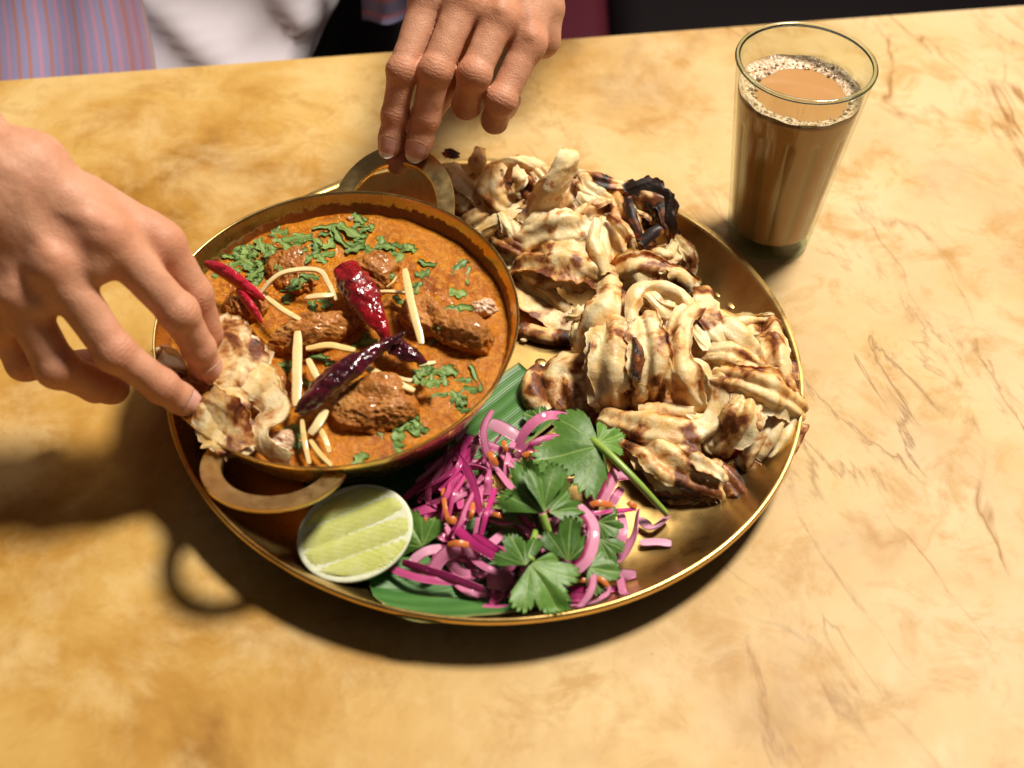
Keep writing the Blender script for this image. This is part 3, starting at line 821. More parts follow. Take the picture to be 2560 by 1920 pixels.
def clothes():
    # T-shirt front
    n, m = 90, 70
    U, W = np.meshgrid(np.linspace(0, 1, n), np.linspace(0, 1, m), indexing='ij')
    def tee(U, W):
        z = -17+W*47; xr = -11.6+np.clip(z, -12, 8)*.62; x = -37+U*(xr+37)
        y = belly(z)+((x+22)/16)**2*1.2+np.clip((U-.86)/.14, 0, 1)**2*7
        d = x*.45+z*.9
        y = y-.9*np.exp(-((x+.9*z*1.0+16.0)/1.6)**2)*np.clip((8-z)/8, 0, 1)-.7*np.exp(-((x+1.6*z+27.0)/1.8)**2)+.35*np.sin(d*1.1+.4*np.sin(z*.7))+.2*np.sin(x*.9-z*.35)
        return np.stack([x, y, z], -1)
    V, F = sheet(U, W, tee); mk('t_shirt', V, F, M_tee, PERSON)
    # open shirt, the panel on the left of the picture
    def panel(U, W):
        z = -13+W*46; xe = -27.4-(z-.5)*.22-.3*np.sin(z*.5); x = -58+U*(xe+58)
        y = belly(z)-1.5+((x+24)/17)**2*1.0-.55*np.sin(x*1.15+.35*np.sin(z*.4))*np.clip(1.2-U, .2, 1)-.4*np.sin(x*.43+1)+np.clip((U-.93)/.07, 0, 1)*.4
        return np.stack([x, y, z], -1)
    n = 150; U, W = np.meshgrid(np.linspace(0, 1, n), np.linspace(0, 1, 60), indexing='ij')
    V, F = sheet(U, W, panel); su = np.tile((U*31).ravel(), 2)
    e = (1-U)*31
    pl = np.tile(np.clip((2.3-e)/.2, 0, 1).ravel()*(.55+.35*np.sin(e*9).ravel()), 2); pi_ = np.tile(np.clip((.22-e)/.08, 0, 1).ravel(), 2)
    sh = mk('shirt', V, F, M_shirt, PERSON, attrs=dict(su=su, placket=np.clip(pl, 0, 1), piping=pi_))
    for z in (-4.0, 5.5, 15):
        u = 1-1.25/31; c = panel(np.array([[u]]), np.array([[(z+13)/46]]))[0, 0]+np.array([0, -.28, 0])
        V, F = lathe([(.01, .14), (.3, .14), (.52, .12), (.56, 0), (.5, -.1)], 18); V = c+np.stack([V[:, 0]*.55, -V[:, 2], V[:, 1]*1.25], -1)
        mk('button', V, F, simple('shirt_button', (.8, .78, .78), .3), sh)
    # the other panel, hanging in shade behind the far hand
    def panel2(U, W):
        z = -2.6+W*34; x = -10.9+U*6.0; y = 42+U*1.5+.5*np.sin(x*1.6)+.4*np.sin(z*.5)
        return np.stack([x, y, z], -1)
    U, W = np.meshgrid(np.linspace(0, 1, 30), np.linspace(0, 1, 40), indexing='ij')
    V, F = sheet(U, W, panel2); su = np.tile((W*20).ravel(), 2); zz = np.zeros(len(su))
    mk('shirt', V, F, M_shirt, PERSON, attrs=dict(su=su, placket=zz, piping=zz))
    # back and shoulders of the shirt, sleeves
    f = lambda p: torso_sdf(p)-1.0
    V, F = surfnet(f, (-62, 34, -24), (18, 84, 44), 1.3)
    front = (V[:, 1] < 56) & (V[:, 0] > -40) & (V[:, 0] < -4); F = F[~front[F].any(1)]
    zz = np.zeros(len(V)); mk('shirt', V, F, M_shirt, PERSON, attrs=dict(su=V[:, 0]+V[:, 1], placket=zz, piping=zz))
    # sleeve of the far arm: its turned-back edge shows right of the wrist
    a = np.array(ELB_F); b = far_hand.fo[1][0]
    P = catmull([a+np.array([-3, 4, 3]), a, a*.6+b*.4, a*.28+b*.72+np.array([.5, 0, 0])], 30)
    V, F = tube(P, np.linspace(5.6, 3.9, 30), 40, flat=1.05, cap=False, mod=lambda t, q: 1+.05*np.sin(q*5+t*9)+.03*np.sin(q*9-t*14)+.16*np.clip(-np.sin(q), 0, 1)*t)
    t = np.repeat(np.linspace(0, 1, 30), 40); zz = np.zeros(len(V))
    mk('sleeve', V, F, M_shirt, PERSON, attrs=dict(su=t*17, placket=zz, piping=np.clip((t-.975)/.02, 0, 1)))
    f = lambda p: np.minimum(legs_sdf(p)-.7, np.maximum(torso_sdf(p, False)-.6, p[:, 2]-9))
    V, F = surfnet(f, (-45, 2, -72), (2, 76, 11), 1.3); mk('trousers', V, F, M_trouser, PERSON)
clothes()
# ================================================================== BREAD
def mat_bread():
    m, nt, b = material('flaky_flatbread'); N = NB(nt); v = N.coord()
    ch = N.attr('char'); ed = N.attr('edge')
    n1 = N.noise(v, 38, 4, .6, .3)
    c = N.ramp(n1, [(.26, (.58, .25, .05)), (.37, (.80, .45, .15)), (.50, (.91, .63, .31)), (.70, (.95, .77, .49))])
    fl = N.ramp(N.noise(v, 150, 4, .7), [(.5, 0.0), (.72, 1.0)])
    c = N.mix(N.math('MULTIPLY', fl, .45), c, (.92, .82, .60))
    # oven spots: brown rings with black hearts, more of them where char is high
    sp = N.noise(v, 62, 3, .55, .5); sp2 = N.noise(N.coord('Object', loc=(.3, .7, .1)), 130, 3, .6, .2)
    s = N.math('ADD', N.math('MULTIPLY', sp, .75), N.math('MULTIPLY', sp2, .25))
    thr = N.math('ADD', s, N.math('ADD', N.math('MULTIPLY', ch, .27), N.math('MULTIPLY', ed, .045)))
    c = N.mix(N.math('MULTIPLY', N.ramp(thr, [(.57, 0.0), (.655, 1.0)]), .9), c, (.46, .18, .03))
    c = N.mix(N.ramp(thr, [(.65, 0.0), (.70, 1.0)]), c, (.17, .045, .008))
    c = N.mix(N.ramp(thr, [(.735, 0.0), (.79, 1.0)]), c, (.014, .008, .006))
    N.put(b.inputs['Base Color'], c)
    N.put(b.inputs['Roughness'], N.ramp(N.noise(v, 70, 3), [(.3, .34), (.7, .62)]))
    b.inputs['Subsurface Weight'].default_value = .3; b.inputs['Subsurface Radius'].default_value = (.010, .0045, .0008); b.inputs['Subsurface Scale'].default_value = .8
    h = N.bump(N.noise(v, 95, 5, .65), .55, .0022)
    N.put(b.inputs['Normal'], N.bump(N.noise(v, 420, 4, .6), .35, .0006, h))
    return m
M_bread = mat_bread()
N_VIEW = nrm(-.72*C_F+np.array([0, 0, .62]))
_fold_i = [0]
def fold(parent, path, width, arc=90, char=.3, rag=.14, high=None, thick=.14, up=None, name='fold', rough=1.0, mat=None, n=None, layer=True, hook=True):
    """a leaf of bread swept along a path with an arched (arc>0) or hollow (arc<0) section"""
    _fold_i[0] += 1; sd = _fold_i[0]*1.37; rs = np.random.default_rng(_fold_i[0])
    if layer and abs(arc) <= 115 and min(width[1:-1] or width) > .9 and name == 'fold':
        # a second, thinner flake peeping out from under this one
        off = np.array([0, 0, -.16])-N_VIEW*.1
        fold(parent, [np.asarray(q)+off+rs.normal(0, .10, 3) for q in path], [w*rs.uniform(1.02, 1.16) for w in width], arc*rs.uniform(.75, .95), char*.6, .16, high, .07, up, 'flake', rough, mat, n, False, False)
    if arc > 115 and name == 'fold' and max(width) > .6: width = [w*1.08 for w in width]
    if max(width) <= 1.0 and name == 'fold': hook = False; width = [w*1.1 for w in width]
    P = np.array(path, float); wm = max(width)
    if name == 'fold' and hook:                                                    # both ends turn under instead of stopping
        h0 = min(.55, .4*wm); a0 = nrm(P[0]-P[1]); a1 = nrm(P[-1]-P[-2])
        P = np.vstack([P[0]+a0*.15-N_VIEW*h0*1.3, P[0]+a0*.22-N_VIEW*h0*.45, P, P[-1]+a1*.22-N_VIEW*h0*.45, P[-1]+a1*.15-N_VIEW*h0*1.3])
        width = [width[0]]*2+list(width)+[width[-1]]*2
    L = np.linalg.norm(np.diff(P, axis=0), axis=1).sum()
    n = n or int(np.clip(L/.11, 16, 56)); m = 21
    C = catmull(P, n); W = np.interp(np.linspace(0, 1, n), np.linspace(0, 1, len(width)), width)
    if abs(arc) > 115 and name == 'fold': arc = 80*np.sign(arc)
    elif 55 <= abs(arc) <= 115: arc = arc*.42
    W = np.maximum(W, .68*W.max()) if name == 'fold' and L > 1.5 else W
    if high is None: high = 1.0
    up = N_VIEW if up is None else nrm(up)
    T, S, Nn = frames(C, up)
    t = np.linspace(0, 1, n)
    tw = np.clip(rs.normal(0, .30), -.5, .5)+np.clip(rs.normal(0, .6), -1, 1)*(t-.5)+.14*np.sin(t*6+sd)            # the sheet rolls about its length
    S, Nn = S*np.cos(tw)[:, None]+Nn*np.sin(tw)[:, None], Nn*np.cos(tw)[:, None]-S*np.sin(tw)[:, None]
    a = math.radians(abs(arc)); sg = 1 if arc > 0 else -1
    ph = np.linspace(-1, 1, m)*a; am = min(a, math.pi/2)
    tt = t*max(.25, min(1, L/6)); t_, t = t, tt
    e1 = 1+rag*(np.sin(t*23+sd)+.7*np.sin(t*51+sd*2)+.5*np.sin(t*97+sd*3))*.45; e2 = 1+rag*(np.sin(t*19+sd*1.7)+.7*np.sin(t*47+sd)+.5*np.sin(t*89+sd))*.45
    t = t_
    q = np.linspace(-1, 1, m); k = np.where(q[None, :] < 0, 1+(e1[:, None]-1)*np.abs(q)[None, :]**3, 1+(e2[:, None]-1)*np.abs(q)[None, :]**3)
    asym = rs.uniform(-.35, .35)
    xs = np.sin(ph)/math.sin(am); hs = (np.cos(ph)-math.cos(am))/math.sin(am)*(1+asym*q)+.06*np.abs(q)**5+.12*np.sin(q*rs.uniform(4.5, 8.5)+sd+2.5*np.sin(sd))*(name == 'fold' and hook)
    V = C[:, None]+(W[:, None]*.5*k*xs[None])[..., None]*S[:, None]+(sg*high*W[:, None]*.5*hs[None])[..., None]*Nn[:, None]
    # slide the ends of the sheet in and out so they look torn
    tear = (np.sin(q*4+sd)+.5*np.sin(q*9+sd*2)+.3*np.sin(q*19+sd))*rag*.6
    V[0] -= T[0]*tear[:, None]*min(.7, W[0]); V[-1] += T[-1]*tear[:, None]*min(.7, W[-1]); V[1] -= T[1]*tear[:, None]*.4*min(.7, W[0]); V[-2] += T[-2]*tear[:, None]*.4*min(.7, W[-1])
    flat = V.reshape(-1, 3)
    du = np.gradient(V, axis=0); dv = np.gradient(V, axis=1); NN = np.cross(dv, du); NN /= np.linalg.norm(NN, axis=2)[..., None]+1e-9
    cr = 1-np.abs(np.sin(1.9*fbm(flat, .55, sd+5, 1)*2+np.repeat(q[None], n, 0).ravel()*1.7+sd))           # sharp creases along the sheet
    d = (.07*fbm(flat, .75, sd, 2)+.03*fbm(flat, 2.6, sd+3, 2)+.10*cr**5)*rough
    NN = NN.reshape(-1, 3); flat = flat+NN*d[:, None]
    ed = np.maximum(np.abs(q)[None, :]**4*np.ones((n, 1)), (np.abs(2*t-1)**10)[:, None]*np.ones((1, m))).ravel()
    th = thick*(1-.3*ed)
    Va = np.vstack([flat+NN*(th*.5)[:, None], flat-NN*(th*.5)[:, None]])
    F = grid_faces(n, m).tolist(); o = n*m
    F = [f[::-1] for f in F]+[[x+o for x in f] for f in F]
    rim = [j for j in range(m)]+[i*m+m-1 for i in range(1, n)]+[(n-1)*m+j for j in range(m-2, -1, -1)]+[i*m for i in range(n-2, 0, -1)]
    for x, y in zip(rim, rim[1:]+rim[:1]): F.append([x, y, y+o, x+o])
    Va[:, 2] = np.maximum(Va[:, 2], .56)
    return mk(name, Va, F, mat or M_bread, parent, attrs=dict(char=np.full(len(Va), char), edge=np.tile(ed, 2)))
def fold_set(parent, specs, ox, oy, k, dz=0.0):
    cmpx = k/43.0
    for sp in specs:
        path, width, arc, char = sp[:4]; kw = sp[4] if len(sp) > 4 else {}
        P = [at(ox+x*k, oy+y*k, z+dz) for x, y, z in path]
        w = width if isinstance(width, (list, tuple)) else [width]*len(path)
        fold(parent, P, [x*cmpx*1.0 for x in w], arc, char, **kw)
R5 = dict(rag=.36, thick=.08)
A = [
 ([(500, 760, 1.2), (900, 800, 1.5), (1300, 800, 1.7), (1700, 700, 1.5)], [400, 600, 700, 500], 60, .4, dict(name='under_layer')),
 ([(300, 450, 1.3), (700, 400, 2.0), (1200, 450, 2.2), (1700, 520, 1.8)], [350, 420, 460, 420], 60, .5, dict(name='under_layer')),
 ([(600, 1130, 1.0), (800, 1300, .95), (950, 1390, .9), (1120, 1440, .9)], [420, 420, 360, 250], 30, .30, dict(name='under_layer')),
 ([(660, 1515, .80), (830, 1560, .85), (960, 1580, .85), (1090, 1580, .85)], 115, 125, .72, dict(name='crust')),
 ([(790, 600, 2.6), (880, 420, 4.2), (960, 280, 5.5), (1050, 110, 6.6)], [260, 250, 240, 200], 150, .12, dict(rag=.1)),
 ([(690, 780, 2.7), (850, 690, 3.4), (1000, 660, 3.7), (1150, 650, 3.6), (1290, 590, 3.4)], [200, 300, 320, 290, 190], 105, .22),
 ([(680, 960, 2.2), (850, 950, 3.0), (1050, 960, 3.3), (1250, 1010, 3.0), (1440, 1090, 2.4)], [120, 330, 430, 370, 90], 80, .50),
 ([(590, 960, 1.6), (750, 1080, 1.8), (900, 1220, 1.6), (1010, 1330, 1.3)], [100, 200, 180, 60], 60, .1),
 ([(1390, 580, 4.3), (1420, 700, 4.0), (1440, 850, 3.5), (1460, 1000, 3.0)], [140, 290, 290, 170], -65, .18),
 ([(1300, 600, 4.4), (1270, 750, 4.1), (1310, 880, 3.7), (1370, 1050, 3.0)], [70, 90, 100, 60], 130, .15),
 ([(1400, 565, 4.6), (1530, 680, 4.4), (1580, 770, 4.1)], [50, 90, 80], 120, .5),
 ([(1450, 420, 4.1), (1520, 560, 3.9), (1600, 680, 3.5), (1650, 800, 2.9)], [130, 260, 230, 110], 90, .62),
 ([(1600, 380, 4.2), (1700, 470, 4.1), (1780, 540, 3.9)], [120, 260, 180], -40, .3),
 ([(1540, 340, 4.6), (1650, 330, 4.9), (1780, 370, 4.8), (1860, 450, 4.5), (1900, 600, 4.1), (1920, 730, 3.3)], [120, 190, 240, 200, 130, 80], 60, 1.35, dict(rag=.4, hook=False, thick=.09)),
 ([(1560, 420, 4.7), (1590, 560, 4.5), (1640, 690, 4.0), (1660, 770, 3.5)], 60, 140, 1.15),
 ([(1670, 800, 3.5), (1760, 720, 3.9), (1840, 670, 4.1)], 70, 150, 1.1),
 ([(1640, 600, 3.4), (1720, 600, 3.5), (1800, 600, 3.4)], 150, -50, 1.0),
 ([(1700, 830, 2.7), (1800, 880, 2.9), (1900, 900, 2.9), (1960, 800, 2.9)], [120, 200, 220, 120], 90, .45),
 ([(1950, 740, 3.1), (2040, 830, 3.1), (2080, 950, 2.6), (2060, 1090, 1.9)], [70, 150, 140, 60], 80, .6),
 ([(1480, 1060, 2.5), (1620, 1010, 3.1), (1780, 1020, 3.1), (1950, 1080, 2.7), (2080, 1160, 2.1)], [280, 330, 250, 220, 140], 90, .38),
 ([(1880, 1060, 3.1), (1960, 1050, 3.1), (2040, 1110, 2.8), (2110, 1190, 2.2)], 90, 130, .1),
 ([(1800, 1040, 3.1), (1880, 1010, 3.1), (1960, 1000, 2.9)], 60, 120, .15),
 ([(470, 180, 4.3), (420, 300, 3.9), (460, 420, 3.4), (560, 500, 2.9)], [200, 260, 220, 120], 100, .22),
 ([(370, 190, 3.5), (480, 140, 4.2), (620, 115, 4.7), (780, 140, 4.7), (880, 200, 4.3)], [60, 80, 90, 110, 90], 120, .05),
 ([(640, 170, 4.9), (660, 260, 4.7), (640, 320, 4.3)], [90, 130, 50], 90, 0.0, R5),
 ([(640, 280, 3.7), (720, 350, 3.8), (800, 450, 3.5)], [180, 260, 200], -30, .95),
 ([(800, 160, 4.6), (880, 260, 4.4), (850, 380, 3.9)], [160, 150, 90], 80, .5),
 ([(100, 150, 3.3), (190, 280, 3.5), (280, 370, 3.1), (370, 440, 2.5)], [60, 170, 190, 90], 60, .06),
 ([(330, 10, 4.5), (310, 110, 4.3), (290, 230, 3.7)], [60, 130, 100], 50, .3),
 ([(30, 50, 3.7), (100, 50, 3.8), (150, 80, 3.7)], [60, 90, 60], 100, 1.1, R5),
 ([(70, 410, 2.1), (170, 470, 2.3), (260, 550, 1.8)], [190, 230, 150], 120, .5),
 ([(330, 690, 2.4), (450, 620, 2.9), (560, 560, 3.3), (700, 470, 3.6)], [60, 130, 120, 110], 70, .02, R5),
 ([(540, 560, 3.3), (590, 660, 3.1), (620, 780, 2.6)], [120, 170, 140], 60, .1, R5),
 ([(610, 560, 3.2), (690, 560, 3.3), (730, 640, 2.9)], [90, 120, 80], 90, .45, R5),
 ([(500, 740, 2.1), (600, 810, 2.4), (690, 860, 2.2)], [200, 250, 200], 90, .55),
 ([(240, 620, 2.0), (330, 560, 2.4), (430, 530, 2.6)], [180, 190, 150], 90, .25),
 ([(1180, 230, 3.7), (1300, 270, 3.9), (1450, 310, 3.7), (1570, 320, 3.5)], [130, 150, 140, 90], 110, .7),
 ([(1180, 260, 4.5), (1230, 330, 4.7), (1330, 380, 4.5), (1400, 430, 4.1)], [150, 160, 130, 60], 90, .12),
 ([(1150, 400, 4.3), (1260, 450, 4.3), (1410, 450, 4.1)], [120, 140, 80], 110, .3),
 ([(1160, 560, 3.9), (1240, 520, 4.1), (1340, 500, 3.9)], [140, 170, 120], 90, .3),
]
B = [
 ([(650, 560, 1.4), (1000, 700, 2.2), (1300, 800, 2.3), (1700, 850, 1.8)], [450, 700, 760, 480], 60, .35, dict(name='under_layer')),
 ([(600, 900, 1.0), (1000, 1050, 1.2), (1400, 1100, 1.3), (1780, 1000, 1.3)], [300, 420, 420, 360], 50, .5, dict(name='under_layer')),
 ([(640, 120, 4.1), (620, 230, 4.4), (560, 330, 4.2), (500, 430, 3.6), (470, 560, 2.7)], [120, 190, 230, 200, 130], 120, .15),
 ([(700, 140, 4.2), (740, 190, 4.2), (760, 320, 3.9)], [70, 90, 70], 100, .5, R5),
 ([(340, 330, 2.6), (400, 310, 3.0), (450, 250, 3.2)], 80, 80, .12, R5),
 ([(420, 380, 2.6), (420, 470, 2.8), (470, 570, 2.4)], [90, 130, 100], 110, .2),
 ([(800, 380, 4.5), (800, 250, 4.9), (850, 150, 5.1), (960, 110, 5.3), (1100, 150, 5.2), (1200, 240, 5.0), (1180, 300, 4.7)], [80, 130, 120, 90, 100, 90, 50], 140, .02, dict(rag=.10)),
 ([(940, 170, 5.2), (1010, 240, 5.1), (1100, 290, 4.9), (1200, 270, 4.9)], [30, 120, 140, 60], 80, .05, dict(rag=.10)),
 ([(880, 260, 4.3), (960, 280, 4.4), (1050, 350, 4.2)], [150, 190, 150], -30, .12),
 ([(660, 380, 4.5), (650, 520, 4.5), (640, 700, 3.9), (640, 850, 2.9), (690, 960, 2.0)], [230, 290, 290, 260, 180], 88, .30, dict(rag=.10)),
 ([(900, 345, 4.9), (930, 480, 5.0), (950, 650, 4.5), (930, 820, 3.5), (900, 940, 2.4)], [180, 280, 300, 250, 130], 92, .36, dict(rag=.10)),
 ([(515, 430, 4.2), (522, 520, 4.3), (525, 600, 4.1)], 45, 90, .85),
 ([(830, 480, 5.0), (850, 600, 5.0), (830, 760, 4.2)], [40, 70, 60], 90, .95),
 ([(880, 800, 4.0), (870, 880, 3.4), (850, 940, 2.7)], [60, 90, 50], 80, .45),
 ([(1080, 370, 4.7), (1050, 480, 4.7), (1060, 600, 4.5)], [90, 130, 100], 110, .1),
 ([(1230, 270, 5.3), (1160, 350, 5.4), (1140, 480, 5.2), (1140, 600, 4.9), (1180, 760, 4.4), (1230, 940, 3.1)], [80, 90, 70, 110, 260, 220], 100, .2, dict(rag=.10)),
 ([(1240, 340, 4.9), (1280, 450, 4.8), (1340, 560, 4.5)], [70, 120, 60], 60, .15),
 ([(1220, 640, 4.5), (1290, 690, 4.3), (1350, 770, 3.9)], [60, 110, 50], 100, .1),
 ([(1300, 180, 4.1), (1330, 320, 4.5), (1390, 440, 4.5), (1460, 530, 4.1)], [160, 210, 200, 130], 120, .28),
 ([(1420, 360, 4.3), (1520, 440, 4.5), (1610, 510, 4.2), (1670, 580, 3.5)], [150, 190, 180, 90], 130, .1),
 ([(1440, 310, 3.5), (1560, 350, 3.5), (1680, 340, 3.3), (1770, 330, 3.1)], [60, 130, 110, 30], 80, .12),
 ([(1560, 390, 3.1), (1640, 420, 3.1), (1720, 450, 2.7)], [90, 120, 90], 100, .2),
 ([(1790, 390, 2.7), (1800, 500, 3.1), (1830, 640, 3.1), (1880, 780, 2.7), (1930, 910, 2.1)], [130, 190, 200, 170, 110], 140, .45),
 ([(1330, 600, 4.1), (1450, 590, 4.4), (1560, 620, 4.2), (1710, 690, 3.5)], [120, 200, 180, 130], 100, .36),
 ([(1440, 760, 4.1), (1600, 780, 4.5), (1750, 830, 4.3), (1880, 900, 3.5), (1980, 980, 2.5)], [160, 260, 300, 260, 120], 110, .28),
 ([(1640, 900, 3.9), (1600, 1020, 3.7), (1540, 1130, 2.9), (1430, 1240, 1.9)], [200, 280, 260, 120], 100, .42),
 ([(650, 1050, 1.8), (850, 1110, 2.4), (1050, 1150, 2.6), (1250, 1150, 2.5), (1390, 1050, 2.8), (1450, 900, 3.4), (1420, 790, 3.8)], [120, 230, 230, 200, 160, 130, 100], 120, .22),
 ([(1180, 1020, 2.9), (1300, 1060, 2.9), (1390, 1000, 3.1), (1460, 880, 3.5)], 55, 120, .0),
 ([(1200, 1050, 2.8), (1300, 1085, 2.9), (1360, 1040, 3.0)], 30, 120, .3),
 ([(850, 1000, 2.6), (1050, 1000, 2.9), (1250, 1010, 3.0)], [60, 80, 60], 120, .3),
 ([(800, 1190, 1.8), (950, 1260, 2.3), (1100, 1360, 2.3), (1250, 1440, 1.9), (1400, 1490, 1.4)], [150, 330, 380, 280, 120], 90, .42),
 ([(1150, 1280, 2.7), (1280, 1360, 2.6), (1400, 1440, 2.2)], [90, 150, 110], 110, .38, R5),
 ([(1000, 1540, 1.0), (1150, 1560, 1.1), (1300, 1590, .95)], [160, 150, 90], 100, .75),
 ([(1800, 1000, 2.7), (1740, 1130, 2.3), (1660, 1260, 1.8), (1610, 1350, 1.3)], [150, 150, 130, 90], 50, .35),
 ([(1870, 1000, 2.8), (1830, 1130, 2.4), (1750, 1260, 1.8), (1700, 1340, 1.3)], [60, 70, 70, 50], 120, .1),
 ([(1960, 1030, 2.4), (1900, 1180, 1.9), (1810, 1330, 1.3)], [100, 150, 110], 50, .15),
 ([(2040, 1090, 2.5), (1960, 1230, 1.9), (1850, 1370, 1.2)], 65, 110, .65),
 ([(1590, 1350, 1.2), (1700, 1390, 1.05), (1810, 1420, .95)], 85, 90, .25, R5),
 ([(500, 680, 2.3), (350, 730, 1.9), (290, 820, 1.6), (340, 960, 1.2)], [300, 330, 320, 240], 90, .42),
 ([(130, 700, 1.4), (90, 800, 1.5), (110, 920, 1.3), (170, 1010, 1.0)], [110, 140, 160, 120], 130, .62, dict(name='crust')),
 ([(620, 760, 1.9), (560, 880, 1.7), (520, 1010, 1.2)], [300, 300, 250], 80, .45),
 ([(1960, 650, 2.4), (1980, 780, 2.3), (1990, 900, 2.0)], [60, 80, 60], 90, 1.0),
 ([(1420, 1420, 1.4), (1500, 1500, 1.2), (1570, 1590, .95)], [140, 150, 110], 110, .85),
 ([(1280, 1600, .85), (1350, 1610, .95), (1380, 1640, .8)], 60, 110, .6, R5),
 ([(1390, 1150, 2.2), (1340, 1240, 1.8), (1380, 1300, 1.4)], [100, 140, 90], 110, .4),
]
brA = empty('torn_flatbread', at(1400, 760, .56), 'torn flaky flatbread with a charred black corner, heaped beside the far pan handle', 'flatbread', 'flaky flatbreads on the platter')
fold_set(brA, A, 1100, 370, .3014)
brB = empty('torn_flatbread', at(1680, 1060, .56), 'crumpled flaky flatbread with pale coiled folds, nearer the red onion salad', 'flatbread', 'flaky flatbreads on the platter')
fold_set(brB, B, 1300, 680, .3496)
# the piece held in the dipping hand
FT = dict(rag=.16, thick=.10, high=.5, rough=.6, hook=False)
Cc = [
 ([(530, 815, 6.6), (568, 868, 6.5), (598, 920, 6.2), (612, 970, 5.8)], [90, 130, 140, 100], 50, .34, FT),
 ([(615, 925, 6.2), (655, 965, 6.1), (688, 1000, 5.8)], [80, 95, 60], 60, .05, FT),
 ([(515, 990, 6.4), (548, 1035, 6.1), (576, 1080, 5.7), (592, 1128, 5.3)], [60, 115, 115, 60], 60, .40, FT),
 ([(550, 985, 6.5), (585, 1003, 6.4), (615, 1030, 6.1)], [40, 60, 40], 90, .55, FT),
 ([(660, 985, 6.1), (692, 1022, 6.0), (655, 1065, 5.6), (658, 1110, 5.3), (725, 1155, 5.0)], [66, 66, 50, 42, 14], 70, .03, dict(rag=.08, high=.5, rough=.5, layer=False, hook=False)),
 ([(398, 870, 5.6), (425, 900, 5.6), (450, 935, 5.6)], [40, 60, 40], 80, .3, FT),
]
brC = empty('bread_piece', at(590, 1000, 5.0), 'small torn piece of flatbread held in the fingers over the curry', 'bread')
fold_set(brC, Cc, 0, 0, 1.0)
def crumbs():
    spots = [((1748, 660), 'black burnt crumb lying alone on the platter near the glass', .26, 1.2), ((1754, 1288), 'tiny dark crumb on the bright lower right of the platter', .09, 1.2),
             ((1310, 855), 'pale bread crumb between the pan and the folded bread', .25, .1)]
    for (px, py), lab, r, ch in spots:
        z = .7 if px > 1700 and py < 700 else .55
        p = at(px, py, z)
        bm = bmesh.new(); bmesh.ops.create_icosphere(bm, subdivisions=2, radius=r); V = np.array([v.co for v in bm.verts]); bm.verts.index_update(); F = [[v.index for v in f.verts] for f in bm.faces]; bm.free()
        V = V*(1+.3*fbm(V/r, 1.3, px, 2))[:, None]*[1, .8, .7]+p+np.array([0, 0, r*.5])
        tag(mk('crumb', V, F, M_bread, attrs=dict(char=np.full(len(V), ch), edge=np.zeros(len(V)))), lab, 'crumb', 'bread crumbs')
crumbs()
# ================================================================== CURRY
def PX(x, y): return 440+x*.4823, 440+y*.4823
SW = -1.25; DW = SW+.78                                                    # sauce level against the rim plane
def sauce_h(u, v):
    p = np.stack([u, v, 0*u], -1)
    return .05*fbm(p, .9, 4, 2)+.022*fbm(p, 3.0, 5, 2)
def mat_sauce():
    m, nt, b = material('curry_sauce'); N = NB(nt); v = N.coord()
    big = N.noise(v, 42, 6, .68, .5); gr = N.noise(v, 330, 4, .65); mid = N.noise(v, 110, 4, .6)
    c = N.ramp(big, [(.28, (.14, .024, .001)), (.42, (.38, .10, .004)), (.60, (.56, .20, .008))])
    c = N.mix(N.math('MULTIPLY', N.ramp(mid, [(.35, 0.0), (.7, 1.0)]), .5), c, (.40, .12, .012))
    c = N.mix(N.ramp(gr, [(.46, 0.0), (.66, .8)]), c, (.66, .29, .025))
    dk = N.ramp(N.noise(v, 500, 3), [(.60, 0.0), (.70, 1.0)]); c = N.mix(N.math('MULTIPLY', dk, .5), c, (.12, .03, .005))
    N.put(b.inputs['Base Color'], c)
    N.put(b.inputs['Roughness'], N.ramp(N.noise(v, 70, 4), [(.35, .06), (.65, .2)]))
    b.inputs['Coat Weight'].default_value = .35; b.inputs['Coat Roughness'].default_value = .03; b.inputs['Specular IOR Level'].default_value = .08
    N.put(b.inputs['Coat Normal'], N.bump(N.noise(v, 210, 3, .6), .9, .004))
    b.inputs['Subsurface Weight'].default_value = .1; b.inputs['Subsurface Radius'].default_value = (.004, .0015, .0005)
    h = N.bump(gr, .9, .0016); N.put(b.inputs['Normal'], N.bump(N.noise(v, 150, 5, .7), .5, .002, h))
    return m
M_sauce = mat_sauce()
def curry():
    nr, na = 60, 150
    r = np.linspace(.01, 9.20, nr); a = np.linspace(0, 2*np.pi, na, endpoint=False)
    Rr, Aa = np.meshgrid(r, a, indexing='ij'); u = Rr*np.cos(Aa); v = Rr*np.sin(Aa)
    w = SW+sauce_h(u.ravel(), v.ravel()).reshape(u.shape)+.05*np.clip((Rr-8.75)/.4, 0, 1)*np.sin(Aa*23+np.sin(Aa*9)*2)
    V = pan_pt(u, v, w).reshape(-1, 3)
    F = grid_faces(nr, na, close_v=True)
    # a lower skin closes the sauce inside the bowl
    V2 = pan_pt(np.cos(a)*8.2, np.sin(a)*8.2, np.full(na, -2.9)); k = len(V); V = np.vstack([V, V2, pan_pt(0., 0., -4.8)[None]])
    F = [f[::-1] for f in F.tolist()]+[[(nr-1)*na+(j+1) % na, (nr-1)*na+j, k+j, k+(j+1) % na][::-1] for j in range(na)]+[[k+j, k+(j+1) % na, k+na] for j in range(na)]
    F = [f[::-1] for f in F]
    o = mk('curry_sauce', V, F, M_sauce, origin=(PAN_C[0], PAN_C[1], 2.0)); tag(o, 'thick orange brown curry sauce filling the brass pan', 'sauce')
curry()
